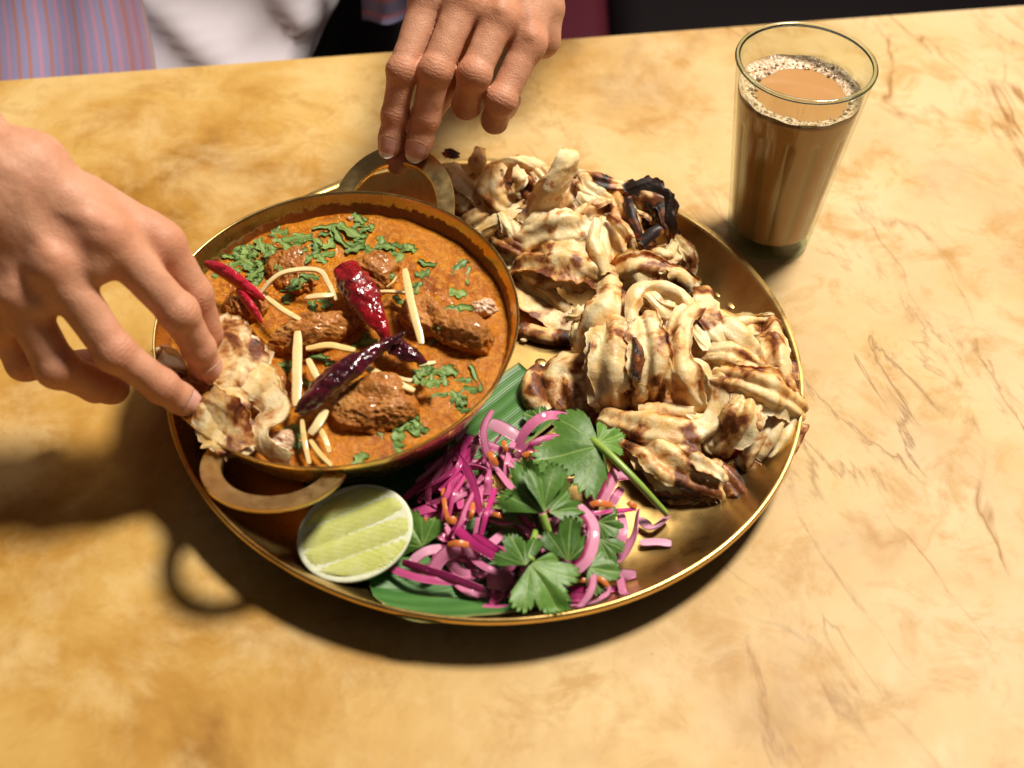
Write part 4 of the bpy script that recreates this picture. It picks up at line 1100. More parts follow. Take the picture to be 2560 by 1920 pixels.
def mat_meat():
    m, nt, b = material('curry_meat'); N = NB(nt); v = N.coord()
    n1 = N.noise(v, 60, 5, .6); gr = N.voro(v, 520)
    c = N.ramp(n1, [(.3, (.26, .075, .010)), (.5, (.47, .18, .034)), (.7, (.62, .32, .10))])
    c = N.mix(N.ramp(N.noise(v, 300, 4, .7), [(.5, 0.0), (.68, .8)]), c, (.50, .24, .075))
    c = N.mix(N.attr('sauced'), c, N.mix(N.noise(v, 330, 4, .65), (.26, .055, .003), (.54, .18, .012)))
    N.put(b.inputs['Base Color'], c); N.put(b.inputs['Roughness'], N.ramp(n1, [(.35, .14), (.6, .36)]))
    b.inputs['Coat Weight'].default_value = .6; b.inputs['Coat Roughness'].default_value = .06; b.inputs['Specular IOR Level'].default_value = .2
    b.inputs['Subsurface Weight'].default_value = .1; b.inputs['Subsurface Radius'].default_value = (.004, .0016, .0006)
    h = N.bump(N.noise(v, 420, 4, .7), .7, .0016); N.put(b.inputs['Normal'], N.bump(N.noise(v, 140, 5, .7), .6, .003, h))
    return m
M_meat = mat_meat()
M_fat = simple('meat_fat', (.62, .42, .27), .25, coat=.4, sss=.3, bump=(200, .5, .002), vscale=120)
def meat(ax, ay, bx, by, wid, hgt, lab, seed, mat=None, lift=0.0):
    """a lump of meat between two picture points, half sunk in sauce"""
    h = SW+hgt*.45+lift
    p = onpan(*PX(ax, ay), h); q = onpan(*PX(bx, by), h)
    c = (p+q)/2; L = np.linalg.norm(q-p)/2; e = (q-p)/(2*L+1e-9)
    s = np.cross(PAN_N, e)
    bm = bmesh.new(); bmesh.ops.create_icosphere(bm, subdivisions=6, radius=1.0); V = np.array([x.co for x in bm.verts]); bm.verts.index_update(); F = [[x.index for x in f.verts] for f in bm.faces]; bm.free()
    k = np.abs(V)**2.6; V = V/(k.sum(1)**(1/2.6))[:, None]                # boxier than a ball
    V = V*[L, wid/2, hgt*.8]
    Q = V*[.55, 1.0, 1.0]                                            # fibres run along the piece
    d = .42*fbm(Q, .8, seed, 2)*min(wid, 2.4)*.5+.17*(1-2*np.abs(fbm(Q, 1.7, seed+1, 2)))+.06*(1-2*np.abs(fbm(V, 3.6, seed+2, 2)))+.04*(1-2*np.abs(fbm(V, 7.0, seed+3, 2)))+.055*fbm(V, 6.5, seed+5, 2)+.03*fbm(V, 15.0, seed+4, 2)
    rad = V/(np.linalg.norm(V, axis=1)[:, None]+1e-9); V = V+rad*d[:, None]
    V[:, 2] += .15*np.sin(V[:, 0]*1.3+seed)
    W = c+V[:, :1]*e+V[:, 1:2]*s+(V[:, 2:3]-hgt*.42)*PAN_N
    hh = (W-PAN_C)@PAN_N-SW; sa = np.clip(1.35-hh/.55+1.0*fbm(W, 1.9, seed, 3), 0, 1)
    tag(mk('meat_chunk', W, F, mat or M_meat, attrs=dict(sauced=sa)), lab, 'meat', 'meat chunks in the curry')
for t in [(470, 850, 925, 735, 1.75, 1.55, 'long dark browned meat chunk left of the red chilli', 1.1),
          (960, 470, 1140, 500, 2.4, 1.2, 'pale meat chunk behind the broad red chilli', 2.3),
          (560, 380, 690, 580, 2.2, 1.1, 'meat chunk under the chopped herbs at the back left', 3.7),
          (1170, 660, 1590, 840, 2.6, 1.5, 'large grainy meat chunk under the upright pale ginger stick', 4.9),
          (830, 1210, 1230, 1120, 3.2, 1.5, 'large lumpy meat chunk in front of the dark chilli', 6.2),
          (260, 600, 440, 700, 2.2, 1.0, 'dark meat chunk under the red chilli slice beside the hand', 7.4),
          (450, 1010, 560, 1180, 1.7, .8, 'sauce covered meat chunk beside the held bread', 8.1)]:
    meat(*t)
meat(1545, 690, 1650, 650, .9, .7, 'glossy piece of fat at the right edge of the curry', 9.3, M_fat)
meat(480, 1375, 600, 1350, .9, .55, 'pale scrap of meat by the front rim of the pan', 10.4, M_fat)
meat(885, 205, 920, 220, .4, .35, 'small cream crumb at the back of the curry', 11.5, M_fat)

# ---- chillies
def mat_chilli(name, c0, c1, rough=.13):
    m, nt, b = material(name); N = NB(nt); v = N.coord()
    n = N.noise(v, 75, 4, .6, .5)
    N.put(b.inputs['Base Color'], N.ramp(n, [(.32, c0), (.65, c1)])); b.inputs['Roughness'].default_value = rough
    b.inputs['Coat Weight'].default_value = .8; b.inputs['Coat Roughness'].default_value = .06
    h = N.bump(N.noise(v, 120, 3, .5, .8), .8, .0035); N.put(b.inputs['Normal'], N.bump(N.noise(v, 420, 3), .25, .0008, h))
    return m
M_ch_red = mat_chilli('dried_red_chilli', (.055, .002, .004), (.34, .006, .012)); M_ch_dark = mat_chilli('dried_dark_chilli', (.018, .002, .006), (.10, .006, .016))
def chilli(pts, rad, mat, lab, seed, flat=.75, open_end=False):
    P = catmull([onpan(*PX(x, y), w+DW) for x, y, w in pts], 60)
    Rr = np.interp(np.linspace(0, 1, 60), np.linspace(0, 1, len(rad)), rad)
    V, F = tube(P, Rr, 26, up=PAN_N, flat=flat, cap=not open_end,
                mod=lambda t, a: 1+.10*np.sin(a*3+t*9+seed)+.07*np.sin(a*5-t*17+seed*2)+.05*np.sin(t*40+a*2)+.04*np.sin(t*71+a*4+seed))
    o = tag(mk('dried_chilli', V, F, mat), lab, 'chilli', 'chillies on the curry')
    return o
ch = chilli([(880, 470, .75), (930, 560, .85), (1000, 680, .75), (1060, 770, .45), (1090, 850, .1)], [.62, .88, .92, .80, .5, .22], M_ch_red, 'broad wrinkled bright red dried chilli in the middle of the curry', 1.0, .62, True)
V, F = lathe([(.01, 0), (.3, .03), (.5, .08), (.58, .02)], 16)
c = onpan(*PX(885, 482), .75+DW); d0 = nrm(onpan(*PX(880, 470), .75+DW)-onpan(*PX(930, 560), .85+DW)); s0 = np.cross(d0, PAN_N)
mk('cut_end', c+V[:, :1]*s0+V[:, 1:2]*PAN_N*.62-V[:, 2:3]*d0*1.5, F, M_ch_dark, ch)
ch = chilli([(640, 1215, .35), (700, 1160, .75), (800, 1075, 1.0), (930, 980, 1.1), (1050, 895, 1.05), (1130, 845, 1.1), (1190, 812, 1.2)], [.30, .60, .70, .62, .42, .26, .10], M_ch_dark, 'glossy almost black slender dried chilli lying across the curry', 2.2, .9)
V, F = tube(catmull([onpan(*PX(645, 1212), .4+DW), onpan(*PX(630, 1215), .45+DW), onpan(*PX(617, 1218), .4+DW)], 8), [.34, .3, .2, .14, .12, .12, .11, .1], 10, up=PAN_N); mk('cap', V, F, M_ch_dark, ch)
chilli([(1070, 850, .1), (1150, 890, .3), (1230, 930, .25), (1310, 972, -.1)], [.30, .55, .48, .04], M_ch_dark, 'dark red chilli tip half hidden behind the slender black chilli', 3.4, .6)
# fresh chilli slices standing at the left
M_fresh = mat_chilli('fresh_red_chilli', (.42, .012, .035), (.60, .02, .05), .2)
M_flesh = simple('chilli_flesh', (.68, .17, .07), .3, coat=.4, sss=.2, vscale=150)
def slice_(pts, wid, lab, tilt):
    P = catmull([onpan(*PX(x, y), w+DW) for x, y, w in pts], 26); n = len(P)
    T, S, Nn = frames(P, nrm(PAN_N*tilt[0]+PAN_X*tilt[1]+PAN_Y*tilt[2]))
    W = wid*np.sin(np.clip(np.linspace(.06, .97, n), 0, 1)*math.pi)**.55
    m = 13; ph = np.linspace(-1.25, 1.25, m)
    def shell(k, off):
        return (P[:, None]+(W[:, None]*.5*k*np.sin(ph)[None])[..., None]*S[:, None]+((W[:, None]*.42*k*(np.cos(ph)-1)[None])+off)[..., None]*Nn[:, None])
    A_ = shell(1.0, 0.0); B_ = shell(.8, -.10)
    F = grid_faces(n, m).tolist(); o = n*m
    V = np.vstack([A_.reshape(-1, 3), B_.reshape(-1, 3)])
    root = tag(mk('chilli_slice', V[:o], F, M_fresh), lab, 'chilli', 'chillies on the curry')
    Fb = [[x+o for x in f] for f in F]
    rim = [j for j in range(m)]+[i*m+m-1 for i in range(1, n)]+[(n-1)*m+j for j in range(m-2, -1, -1)]+[i*m for i in range(n-2, 0, -1)]
    for x, y in zip(rim, rim[1:]+rim[:1]): Fb.append([x, y, y+o, x+o])
    mk('flesh', V, Fb, M_flesh, root)
slice_([(145, 455, .75), (230, 500, .95), (330, 570, .8), (455, 645, .45)], 1.0, 'bright red fresh chilli slice leaning on the pan wall beside the hand', (.45, -.75, -.6))
slice_([(310, 590, .5), (370, 680, .35), (440, 760, .05)], .8, 'darker red chilli slice below the bright one beside the hand', (.5, -.8, -.4))

# ---- ginger sticks
def mat_ginger():
    m, nt, b = material('ginger'); N = NB(nt); v = N.coord(); r = N.rand()
    c = N.mix(r, (.74, .50, .15), (.84, .70, .40)); c = N.mix(N.math('MULTIPLY', N.noise(v, 160, 4), .35), c, (.70, .45, .12))
    N.put(b.inputs['Base Color'], c); b.inputs['Roughness'].default_value = .3; b.inputs['Coat Weight'].default_value = .35
    b.inputs['Subsurface Weight'].default_value = .3; b.inputs['Subsurface Radius'].default_value = (.004, .003, .001)
    N.put(b.inputs['Normal'], N.bump(N.noise(N.coord('Object', (1, 1, 1)), 300, 3), .3, .0008)); return m
M_ginger = mat_ginger()
def stick(P, wid, thk, mat, name, lab, cat, group, up=PAN_N, n=22, taper=.85):
    P = catmull(P, n); T, S, Nn = frames(P, up)
    t = np.linspace(-1, 1, n); w = wid*(taper+(1-taper)*(1-t**2))*(1-.25*np.abs(t)**12)
    sec = [(-1, -.7), (-.8, -1), (.8, -1), (1, -.7), (1, .7), (.8, 1), (-.8, 1), (-1, .7)]
    V = np.array([P[i]+S[i]*x*w[i]/2+Nn[i]*y*thk/2 for i in range(n) for x, y in sec])
    F = grid_faces(n, 8, close_v=True).tolist(); k = (n-1)*8; F += [list(range(8)), [k+j for j in range(8)][::-1]]
    V = V+.02*np.stack([fbm(V, 2.2, i+wid, 2) for i in range(3)], 1)
    return tag(mk(name, V, F, mat, angle=40), lab, cat, group)
GG = 'ginger sticks on the curry'
for pts, w, lab in [
    ([(1185, 485, .9), (1225, 680, 1.15), (1275, 872, .75)], .50, 'thick pale ginger stick standing right of the red chilli'),
    ([(632, 808, .55), (628, 1000, .7), (625, 1195, .45)], .58, 'thick pale ginger stick left of the black chilli'),
    ([(440, 605, .3), (500, 535, .75), (590, 492, .95), (740, 490, .95), (790, 560, .7), (832, 645, .3)], .34, 'long ginger strip bent in an arch over the meat'),
    ([(468, 628, .55), (550, 690, .75), (645, 748, .55)], .36, 'pale ginger stick pointing at the browned meat chunk'),
    ([(678, 632, .75), (750, 622, .9), (820, 618, .75)], .40, 'short ginger piece under the bent ginger arch'),
    ([(675, 898, 0), (790, 878, .15), (930, 905, 0)], .45, 'yellow ginger stick soaked in sauce behind the black chilli'),
    ([(965, 985, .1), (1100, 1050, .2), (1235, 1115, 0)], .45, 'yellow ginger stick running right from under the black chilli'),
    ([(685, 950, 0), (712, 1010, .1), (745, 1070, 0)], .42, 'short soaked ginger stick left of the black chilli middle'),
    ([(775, 1215, .1), (740, 1280, .3), (695, 1340, .15)], .55, 'stubby ginger piece just below the stem of the black chilli'),
    ([(652, 1265, .1), (668, 1380, .0), (692, 1495, -.3)], .32, 'ginger strip running down to the front rim'),
    ([(695, 1370, -.1), (745, 1440, -.15), (805, 1505, -.35)], .32, 'ginger strip slanting to the front rim'),
    ([(745, 1310, -.1), (775, 1370, -.1), (795, 1435, -.25)], .36, 'soaked ginger strip right of the others near the front rim'),
    ([(1040, 602, .0), (1110, 600, .1), (1185, 606, .0)], .26, 'thin ginger strip between the red chilli and the upright stick'),
    ([(1092, 578, .2), (1122, 555, .3), (1142, 525, .2)], .14, 'hair thin white ginger sliver by the pale meat chunk'),
    ([(1120, 1040, -.1), (1200, 1060, 0), (1285, 1068, -.15)], .3, 'thin soaked ginger strip right of the black chilli'),
    ([(1250, 985, -.15), (1300, 975, -.1), (1345, 968, -.2)], .3, 'small ginger end showing below the hidden chilli tip')]:
    stick([onpan(*PX(x, y), z+DW) for x, y, z in pts], w*.85, .16, M_ginger, 'ginger_stick', lab, 'ginger', GG)

# ---- chopped coriander
def mat_leaf(name, c0, c1, c2):
    m, nt, b = material(name); N = NB(nt); v = N.coord(); r = N.rand()
    c = N.mix(r, c0, c1); c = N.mix(N.math('MULTIPLY', N.ramp(N.noise(v, 260, 4), [(.4, 0.0), (.7, 1.0)]), .6), c, c2)
    vein = N.attr('vein'); c = N.mix(N.math('MULTIPLY', vein, .55), c, (.34, .46, .14))
    N.put(b.inputs['Base Color'], c); b.inputs['Roughness'].default_value = .45; b.inputs['Specular IOR Level'].default_value = .4
    b.inputs['Subsurface Weight'].default_value = .12; b.inputs['Subsurface Radius'].default_value = (.001, .002, .0005)
    h = N.bump(vein, .22, .001); N.put(b.inputs['Normal'], N.bump(N.noise(v, 300, 4), .30, .0012, h))
    return m
M_herb = mat_leaf('chopped_coriander', (.035, .095, .012), (.22, .33, .08), (.10, .20, .04))
HERB_AT = [(330, 430, 'at the left pan wall above the red chilli slice'), (590, 440, 'on and around the back left meat chunk'), (900, 300, 'near the back rim of the curry'), (1150, 430, 'behind the upright pale ginger stick'),
           (1450, 540, 'on the open sauce at the far right'), (1370, 790, 'on the grainy meat chunk right of the ginger stick'), (1380, 1080, 'in the front right part of the sauce'), (1200, 1320, 'by the front rim below the lumpy meat chunk'),
           (740, 980, 'between the ginger sticks left of the black chilli'), (620, 1360, 'by the front rim next to the held bread'), (720, 640, 'around the long browned meat chunk'), (1000, 520, 'beside the pale meat chunk behind the red chilli')]
def herb(x, y, L, w, ang, seed, lift=.06, lab=None, stand=0.0):
    r = np.random.default_rng(seed); n, m = 12, 5
    c = pan_uvw(onpan(*PX(x, y), SW)); 
    e = np.array([math.cos(ang), math.sin(ang)]); f = np.array([-e[1], e[0]])
    t = np.linspace(-.5, .5, n); bend = r.uniform(-.5, .5)
    W = w*(.7+.3*np.cos(t*3))*(1+.38*np.sign(np.sin(t*r.uniform(8, 18)+seed))*np.abs(np.sin(t*13+seed))**.5); W2 = w*(.7+.3*np.cos(t*3))*(1+.38*np.sign(np.sin(t*r.uniform(8, 18)+seed*2))*np.abs(np.sin(t*11+seed))**.5)
    V = []
    for i in range(n):
        for j, q in enumerate(np.linspace(-1, 1, m)):
            s = q*(W[i] if q < 0 else W2[i])*.5; l = t[i]*L
            u = c[0]+e[0]*l+f[0]*(s+bend*l*l/L); v = c[1]+e[1]*l+f[1]*(s+bend*l*l/L)
            k = lift+.035*math.cos(t[i]*5+seed)*L+.05*q*q*math.sin(seed)+.02*math.sin(seed+q*3+i*.4)+stand*(t[i]+.5)*L
            V.append((u, v, SW+k))
    V = np.array(V); P = pan_pt(V[:, 0], V[:, 1], V[:, 2])
    F = grid_faces(n, m).tolist(); o = n*m
    V2 = np.vstack([P, P-PAN_N*.028]); Fs = F+[[z+o for z in g][::-1] for g in F]
    rim = [j for j in range(m)]+[i*m+m-1 for i in range(1, n)]+[(n-1)*m+j for j in range(m-2, -1, -1)]+[i*m for i in range(n-2, 0, -1)]
    for a, b in zip(rim, rim[1:]+rim[:1]): Fs.append([a, a+o, b+o, b])
    ve = np.tile(np.tile([0, 0, .8, 0, 0], n), 2)
    lm = min(HERB_AT, key=lambda q: (q[0]-x)**2+(q[1]-y)**2)[2]
    tag(mk('chopped_coriander', V2, Fs, M_herb, attrs=dict(vein=ve)), lab or 'shred of chopped green coriander '+lm, 'herb', 'chopped coriander on the curry')
special = {0: 'upright coriander shred against the left pan wall', 1: 'wide coriander strip at the back of the curry', 2: 'large coriander sprig on the grainy meat chunk right of the ginger stick',
           3: 'long dark coriander shred in the right of the sauce', 4: 'long coriander strip near the front right rim', 5: 'long coriander strip lying over the back left meat'}
big = [(262, 345, 1.2, .25, 1.4, .06, .35), (905, 300, 2.0, .55, -.6, .15, 0), (1440, 765, 2.2, .55, .4, 1.1, 0), (1560, 1050, 1.9, .25, -1.2, .06, 0), (1110, 1375, 1.7, .45, -.6, .06, 0), (615, 372, 2.3, .5, .1, .75, 0),
       (350, 440, 1.8, .5, -.75, .1, 0), (440, 365, 1.2, .55, -1.1, .1, 0), (845, 330, 1.9, .35, -1.0, .15, 0), (780, 268, 1.6, .3, .25, .08, 0), (640, 600, 1.4, .5, .9, .6, 0), (1180, 690, 1.6, .4, -1.0, .5, 0),
       (1290, 740, 1.4, .6, .9, 1.0, 0), (1010, 490, 1.3, .4, 1.4, .5, 0), (590, 420, 1.7, .4, -.7, .75, 0), (930, 385, 1.2, .5, .5, .1, 0), (1510, 520, 1.4, .2, 1.5, .06, 0), (540, 300, 1.0, .6, .2, .08, 0)]
for i, (x, y, L, w, a, lf, st) in enumerate(big): herb(x, y, L, w, a, 100+i, lf, special.get(i), st)
small = [(290, 380), (310, 490), (400, 410), (400, 520), (470, 450), (520, 288), (645, 322), (700, 412), (750, 432), (820, 300), (950, 330), (1130, 362), (1190, 376), (1140, 412), (1160, 482), (945, 226), (1005, 276),
         (1300, 462), (1282, 512), (1465, 470), (1460, 612), (1380, 832), (1350, 850), (560, 562), (705, 562), (772, 652), (1110, 562), (740, 942), (792, 972), (700, 1082), (962, 862), (1002, 862), (1320, 1032), (1390, 1062),
         (1420, 1012), (1290, 1082), (1272, 1122), (1340, 1132), (1490, 1062), (1452, 1162), (1482, 1182), (1212, 1262), (1172, 1312), (1252, 1322), (1142, 1422), (642, 1332), (632, 1392), (582, 982), (572, 1002), (522, 462),
         (682, 472), (562, 472), (452, 482), (382, 472), (332, 422), (1212, 582), (1252, 582), (872, 482), (792, 622), (722, 742), (260, 420), (280, 350), (360, 380), (480, 400), (505, 430), (610, 450), (655, 440), (730, 380),
         (770, 410), (990, 380), (1060, 350), (1090, 372), (1220, 380), (960, 250), (1500, 1120), (1470, 1210), (1440, 1140), (1230, 1290), (1190, 1285), (1260, 1300), (1155, 1350), (430, 530), (410, 560), (560, 520), (880, 1010), (905, 1030), (950, 1480), (600, 1310)]
r_ = np.random.default_rng(5)
def over_meat(x, y):
    for ax, ay, bx, by, wd, h in [(470, 850, 925, 735, 90, 1.3), (960, 470, 1140, 500, 100, 1.0), (560, 380, 690, 580, 100, .95), (1170, 660, 1590, 840, 110, 1.3), (830, 1210, 1230, 1120, 140, 1.3)]:
        d = np.array([bx-ax, by-ay], float); t = np.clip(((np.array([x-ax, y-ay]))@d)/(d@d), 0, 1); q = np.array([ax, ay])+t*d-[x, y]
        if np.hypot(*q) < wd*.8: return h*.75
    return .05
r9 = np.random.default_rng(9)
for cx, cy, sx, sy, k in ((400, 440, 150, 90, 8), (650, 400, 160, 90, 7), (930, 330, 140, 70, 5), (620, 560, 100, 70, 4), (1390, 1090, 150, 120, 4), (1400, 800, 90, 50, 4), (1230, 1300, 80, 60, 2)):
    small += [(float(cx+r9.normal(0, sx*.6)), float(cy+r9.normal(0, sy*.6))) for _ in range(k)]
for i, (x, y) in enumerate(small):
    herb(x, y, r_.uniform(.6, 1.25), r_.uniform(.3, .62), r_.uniform(-1.5, 1.5), 300+i, over_meat(x, y)+r_.uniform(0, .06))
# ================================================================== SALAD
def plate_floor(V, gap=.06):
    r = np.hypot(V[:, 0], V[:, 1])
    return np.maximum(V[:, 2], np.interp(r, [13.6, 14.8, 15.9, 16.8, 17.45, 17.75, 18.05, 18.3, 19.5], [.52, .6, .97, 1.57, 2.22, 2.66, 2.74, 2.6, 1.6])+gap)
def SX(x, y): return 700+x*.4702, 980+y*.4702
# ---- banana leaf
def mat_banana():
    m, nt, b = material('banana_leaf'); N = NB(nt)
    u = N.attr('across'); v = N.coord()
    rib = N.math('SINE', N.math('ADD', N.math('MULTIPLY', u, 38.0), N.math('MULTIPLY', N.noise(v, 40, 3), 3.0)))
    fine = N.math('SINE', N.math('MULTIPLY', u, 190.0))
    c = N.mix(N.noise(v, 28, 4), (.022, .085, .016), (.075, .21, .045))
    c = N.mix(N.math('MULTIPLY', N.math('ADD', N.math('MULTIPLY', rib, .5), .5), .35), c, (.12, .27, .07))
    c = N.mix(N.attr('edge'), c, (.42, .40, .14))
    N.put(b.inputs['Base Color'], c); b.inputs['Roughness'].default_value = .42; b.inputs['Specular IOR Level'].default_value = .35
    h = N.bump(rib, .18, .001); N.put(b.inputs['Normal'], N.bump(fine, .15, .0004, h)); return m
M_banana = mat_banana()
def leaf_sheet(pts, width, lab, seed, round0=False, round1=False):
    P = catmull([at(*SX(x, y), z) for x, y, z in pts], 50); n, m = 50, 25
    T, S, Nn = frames(P); t = np.linspace(0, 1, n); W = np.full(n, float(width))
    if round0: W *= np.sqrt(np.clip(1-(1-np.clip(t/.32, 0, 1))**2, .0006, 1))
    if round1: W *= np.sqrt(np.clip(1-(1-np.clip((1-t)/.32, 0, 1))**2, .0006, 1))
    q = np.linspace(-1, 1, m)
    V = P[:, None]+(W[:, None]*.5*q[None])[..., None]*S[:, None]
    V[..., 2] += .10*np.sin(q*4+seed)[None]*np.ones((n, 1))+.14*np.abs(q)[None]**2*(1+np.sin(t*9+seed))[:, None]*.5+.06*np.sin(t*14+seed)[:, None]
    V = V.reshape(-1, 3)
    rr = np.hypot(V[:, 0], V[:, 1]); floor = np.interp(rr, [13.6, 14.8, 15.9, 16.8, 17.45], [.56, .64, 1.02, 1.62, 2.28]); V[:, 2] = np.maximum(V[:, 2], floor)
    F = grid_faces(n, m).tolist(); o = n*m; V2 = np.vstack([V+[0, 0, .05], V]); Fs = [f[::-1] for f in F]+[[x+o for x in f] for f in F]
    rim = [j for j in range(m)]+[i*m+m-1 for i in range(1, n)]+[(n-1)*m+j for j in range(m-2, -1, -1)]+[i*m for i in range(n-2, 0, -1)]
    for x, y in zip(rim, rim[1:]+rim[:1]): Fs.append([x, y, y+o, x+o])
    ac = np.tile(((W[:, None]*.5*q[None])/width).ravel(), 2); ed = np.tile((np.abs(q)[None]**40*np.ones((n, 1))).ravel(), 2)
    tag(mk('banana_leaf', V2, Fs, M_banana, attrs=dict(across=ac, edge=ed)), lab, 'leaf', 'banana leaf pieces under the salad')
leaf_sheet([(150, 560, .75), (600, 440, .85), (1000, 260, .95), (1420, -40, 1.0)], 4.6, 'straight banana leaf strip running from the lime up towards the bread', 1.0)
leaf_sheet([(470, 1010, 1.15), (800, 1000, .9), (1150, 920, .85), (1500, 800, .85)], 7.0, 'rounded banana leaf piece under the front of the salad', 2.5, round0=True)

# ---- lime half
def lime():
    c = at(*SX(398, 750), 2.75); nrm_ = nrm(-.80*C_F+np.array([-.05, .12, .42]))
    e = nrm(C_R*math.cos(.42)+C_U*math.sin(.42)); e = nrm(e-nrm_*(e@nrm_)); f = np.cross(nrm_, e)
    a_, b_, dep = 2.98, 2.45, 2.25
    def mp(x, y, z): return c+np.asarray(x)[..., None]*e+np.asarray(y)[..., None]*f+np.asarray(z)[..., None]*nrm_
    m, nt, b = material('lime_rind'); N = NB(nt); v = N.coord()
    N.put(b.inputs['Base Color'], N.mix(N.noise(v, 60, 4), (.10, .22, .015), (.26, .38, .035))); b.inputs['Roughness'].default_value = .32
    N.put(b.inputs['Normal'], N.bump(N.voro(v, 520), .5, .0012))
    th = np.linspace(0, 2*np.pi, 72, endpoint=False); ph = np.linspace(0, math.pi/2, 22)
    T, Pp = np.meshgrid(th, ph, indexing='ij')
    V = mp(a_*np.cos(T)*np.cos(Pp), b_*np.sin(T)*np.cos(Pp), -dep*np.sin(Pp)).reshape(-1, 3)
    o = mk('lime_half', V, grid_faces(72, 22, close_u=True).tolist(), m, origin=(c[0], c[1], .6)); tag(o, 'cut half lime lying on the platter beside the salad', 'lime')
    mp_ = simple('lime_pith', (.82, .84, .60), .5, sss=.2, vscale=250, bump=(300, .3, .001))
    rows = [(1.0, -.005), (.99, .035), (.97, .055), (.92, .05), (.5, .03), (.01, .03)]
    V = np.vstack([mp(a_*r*np.cos(th), b_*r*np.sin(th), np.full(72, z)) for r, z in rows])
    F = grid_faces(6, 72, close_v=True).tolist(); mk('pith', V, F, mp_, o)
    # segments: long bands either side of the cut axis, with thin walls between
    ms, nt, b = material('lime_flesh'); N = NB(nt); v = N.coord(); u = N.attr('fibre')
    fib = N.math('SINE', N.math('ADD', N.math('MULTIPLY', u, 26.0), N.math('MULTIPLY', N.noise(v, 180, 4), 14.0)))
    cc = N.mix(N.ramp(N.noise(v, 95, 4, .6), [(.3, 0.0), (.7, 1.0)]), (.70, .76, .12), (.86, .90, .36))
    cc = N.mix(N.math('MULTIPLY', N.math('ADD', N.math('MULTIPLY', fib, .5), .5), .35), cc, (.80, .80, .45))
    N.put(b.inputs['Base Color'], cc); b.inputs['Roughness'].default_value = .18; b.inputs['Subsurface Weight'].default_value = .4; b.inputs['Subsurface Radius'].default_value = (.004, .004, .0015)
    b.inputs['Coat Weight'].default_value = .4; N.put(b.inputs['Normal'], N.bump(fib, .5, .0012))
    bands = [(-.91, -.445), (-.43, .012), (.028, .455), (.47, .91)]
    for k, (y0, y1) in enumerate(bands):
        n, mm = 40, 12; V = []; fb = []
        for i in range(n):
            s = -1+2*i/(n-1)
            for j in range(mm):
                q = y0+(y1-y0)*j/(mm-1)
                xm = .925*math.sqrt(max(.02, 1-(q/.945)**2)); x = s*xm
                sq = 1-.18*abs(s)**5; yc = (y0+y1)/2
                yy = yc+(q-yc)*sq-.05*s*(1 if k < 2 else -.3)
                ed = min(1, 6*min(j, mm-1-j)/(mm-1)*.5, 8*(1-abs(s)))
                V.append((a_*x, b_*yy, .035+.085*min(1, ed)+.015*math.sin(i*1.7+j*2.1))); fb.append(q*9+s*1.5)
        V = np.array(V); mk('segment', mp(V[:, 0], V[:, 1], V[:, 2]), [f[::-1] for f in grid_faces(n, mm).tolist()], ms, o, attrs=dict(fibre=np.array(fb)))
lime()

# ---- red onion, carrot
def mat_onion():
    m, nt, b = material('red_onion'); N = NB(nt); v = N.coord(); r = N.rand()
    a = N.attr('skin'); tone = N.attr('tone')
    pale = N.mix(N.noise(v, 70, 4), (.76, .30, .48), (.90, .60, .70)); deep = N.mix(N.noise(v, 50, 3), (.44, .008, .15), (.70, .03, .27))
    c = N.mix(tone, pale, deep); c = N.mix(N.ramp(a, [(.62, 0.0), (.80, 1.0)]), c, (.30, .004, .075))
    st = N.math('SINE', N.math('MULTIPLY', N.attr('fibre'), 40.0)); c = N.mix(N.math('MULTIPLY', N.math('ADD', N.math('MULTIPLY', st, .5), .5), .18), c, (.70, .20, .36))
    N.put(b.inputs['Base Color'], c); b.inputs['Roughness'].default_value = .22; b.inputs['Coat Weight'].default_value = .2; b.inputs['Coat Roughness'].default_value = .1
    b.inputs['Subsurface Weight'].default_value = .12; b.inputs['Subsurface Radius'].default_value = (.003, .001, .0015)
    b.inputs['Transmission Weight'].default_value = .12; b.inputs['IOR'].default_value = 1.3
    N.put(b.inputs['Normal'], N.bump(st, .2, .0006)); return m
M_onion = mat_onion()
ON_AT = [(850, 480, 'low in the heap beside the pan'), (1080, 330, 'at the back of the heap by the pan rim'), (820, 780, 'low in the heap next to the lime'), (1010, 930, 'at the front left over the banana leaf'), (1250, 700, 'under the dark veined coriander leaf'), (1300, 1050, 'at the front left of the hanging coriander leaf'), (1560, 1060, 'at the front right near the rim'), (1550, 820, 'behind the large pink onion crescent'), (1700, 640, 'at the right side near the green stem'), (1450, 420, 'under the large coriander leaf with the stem')]
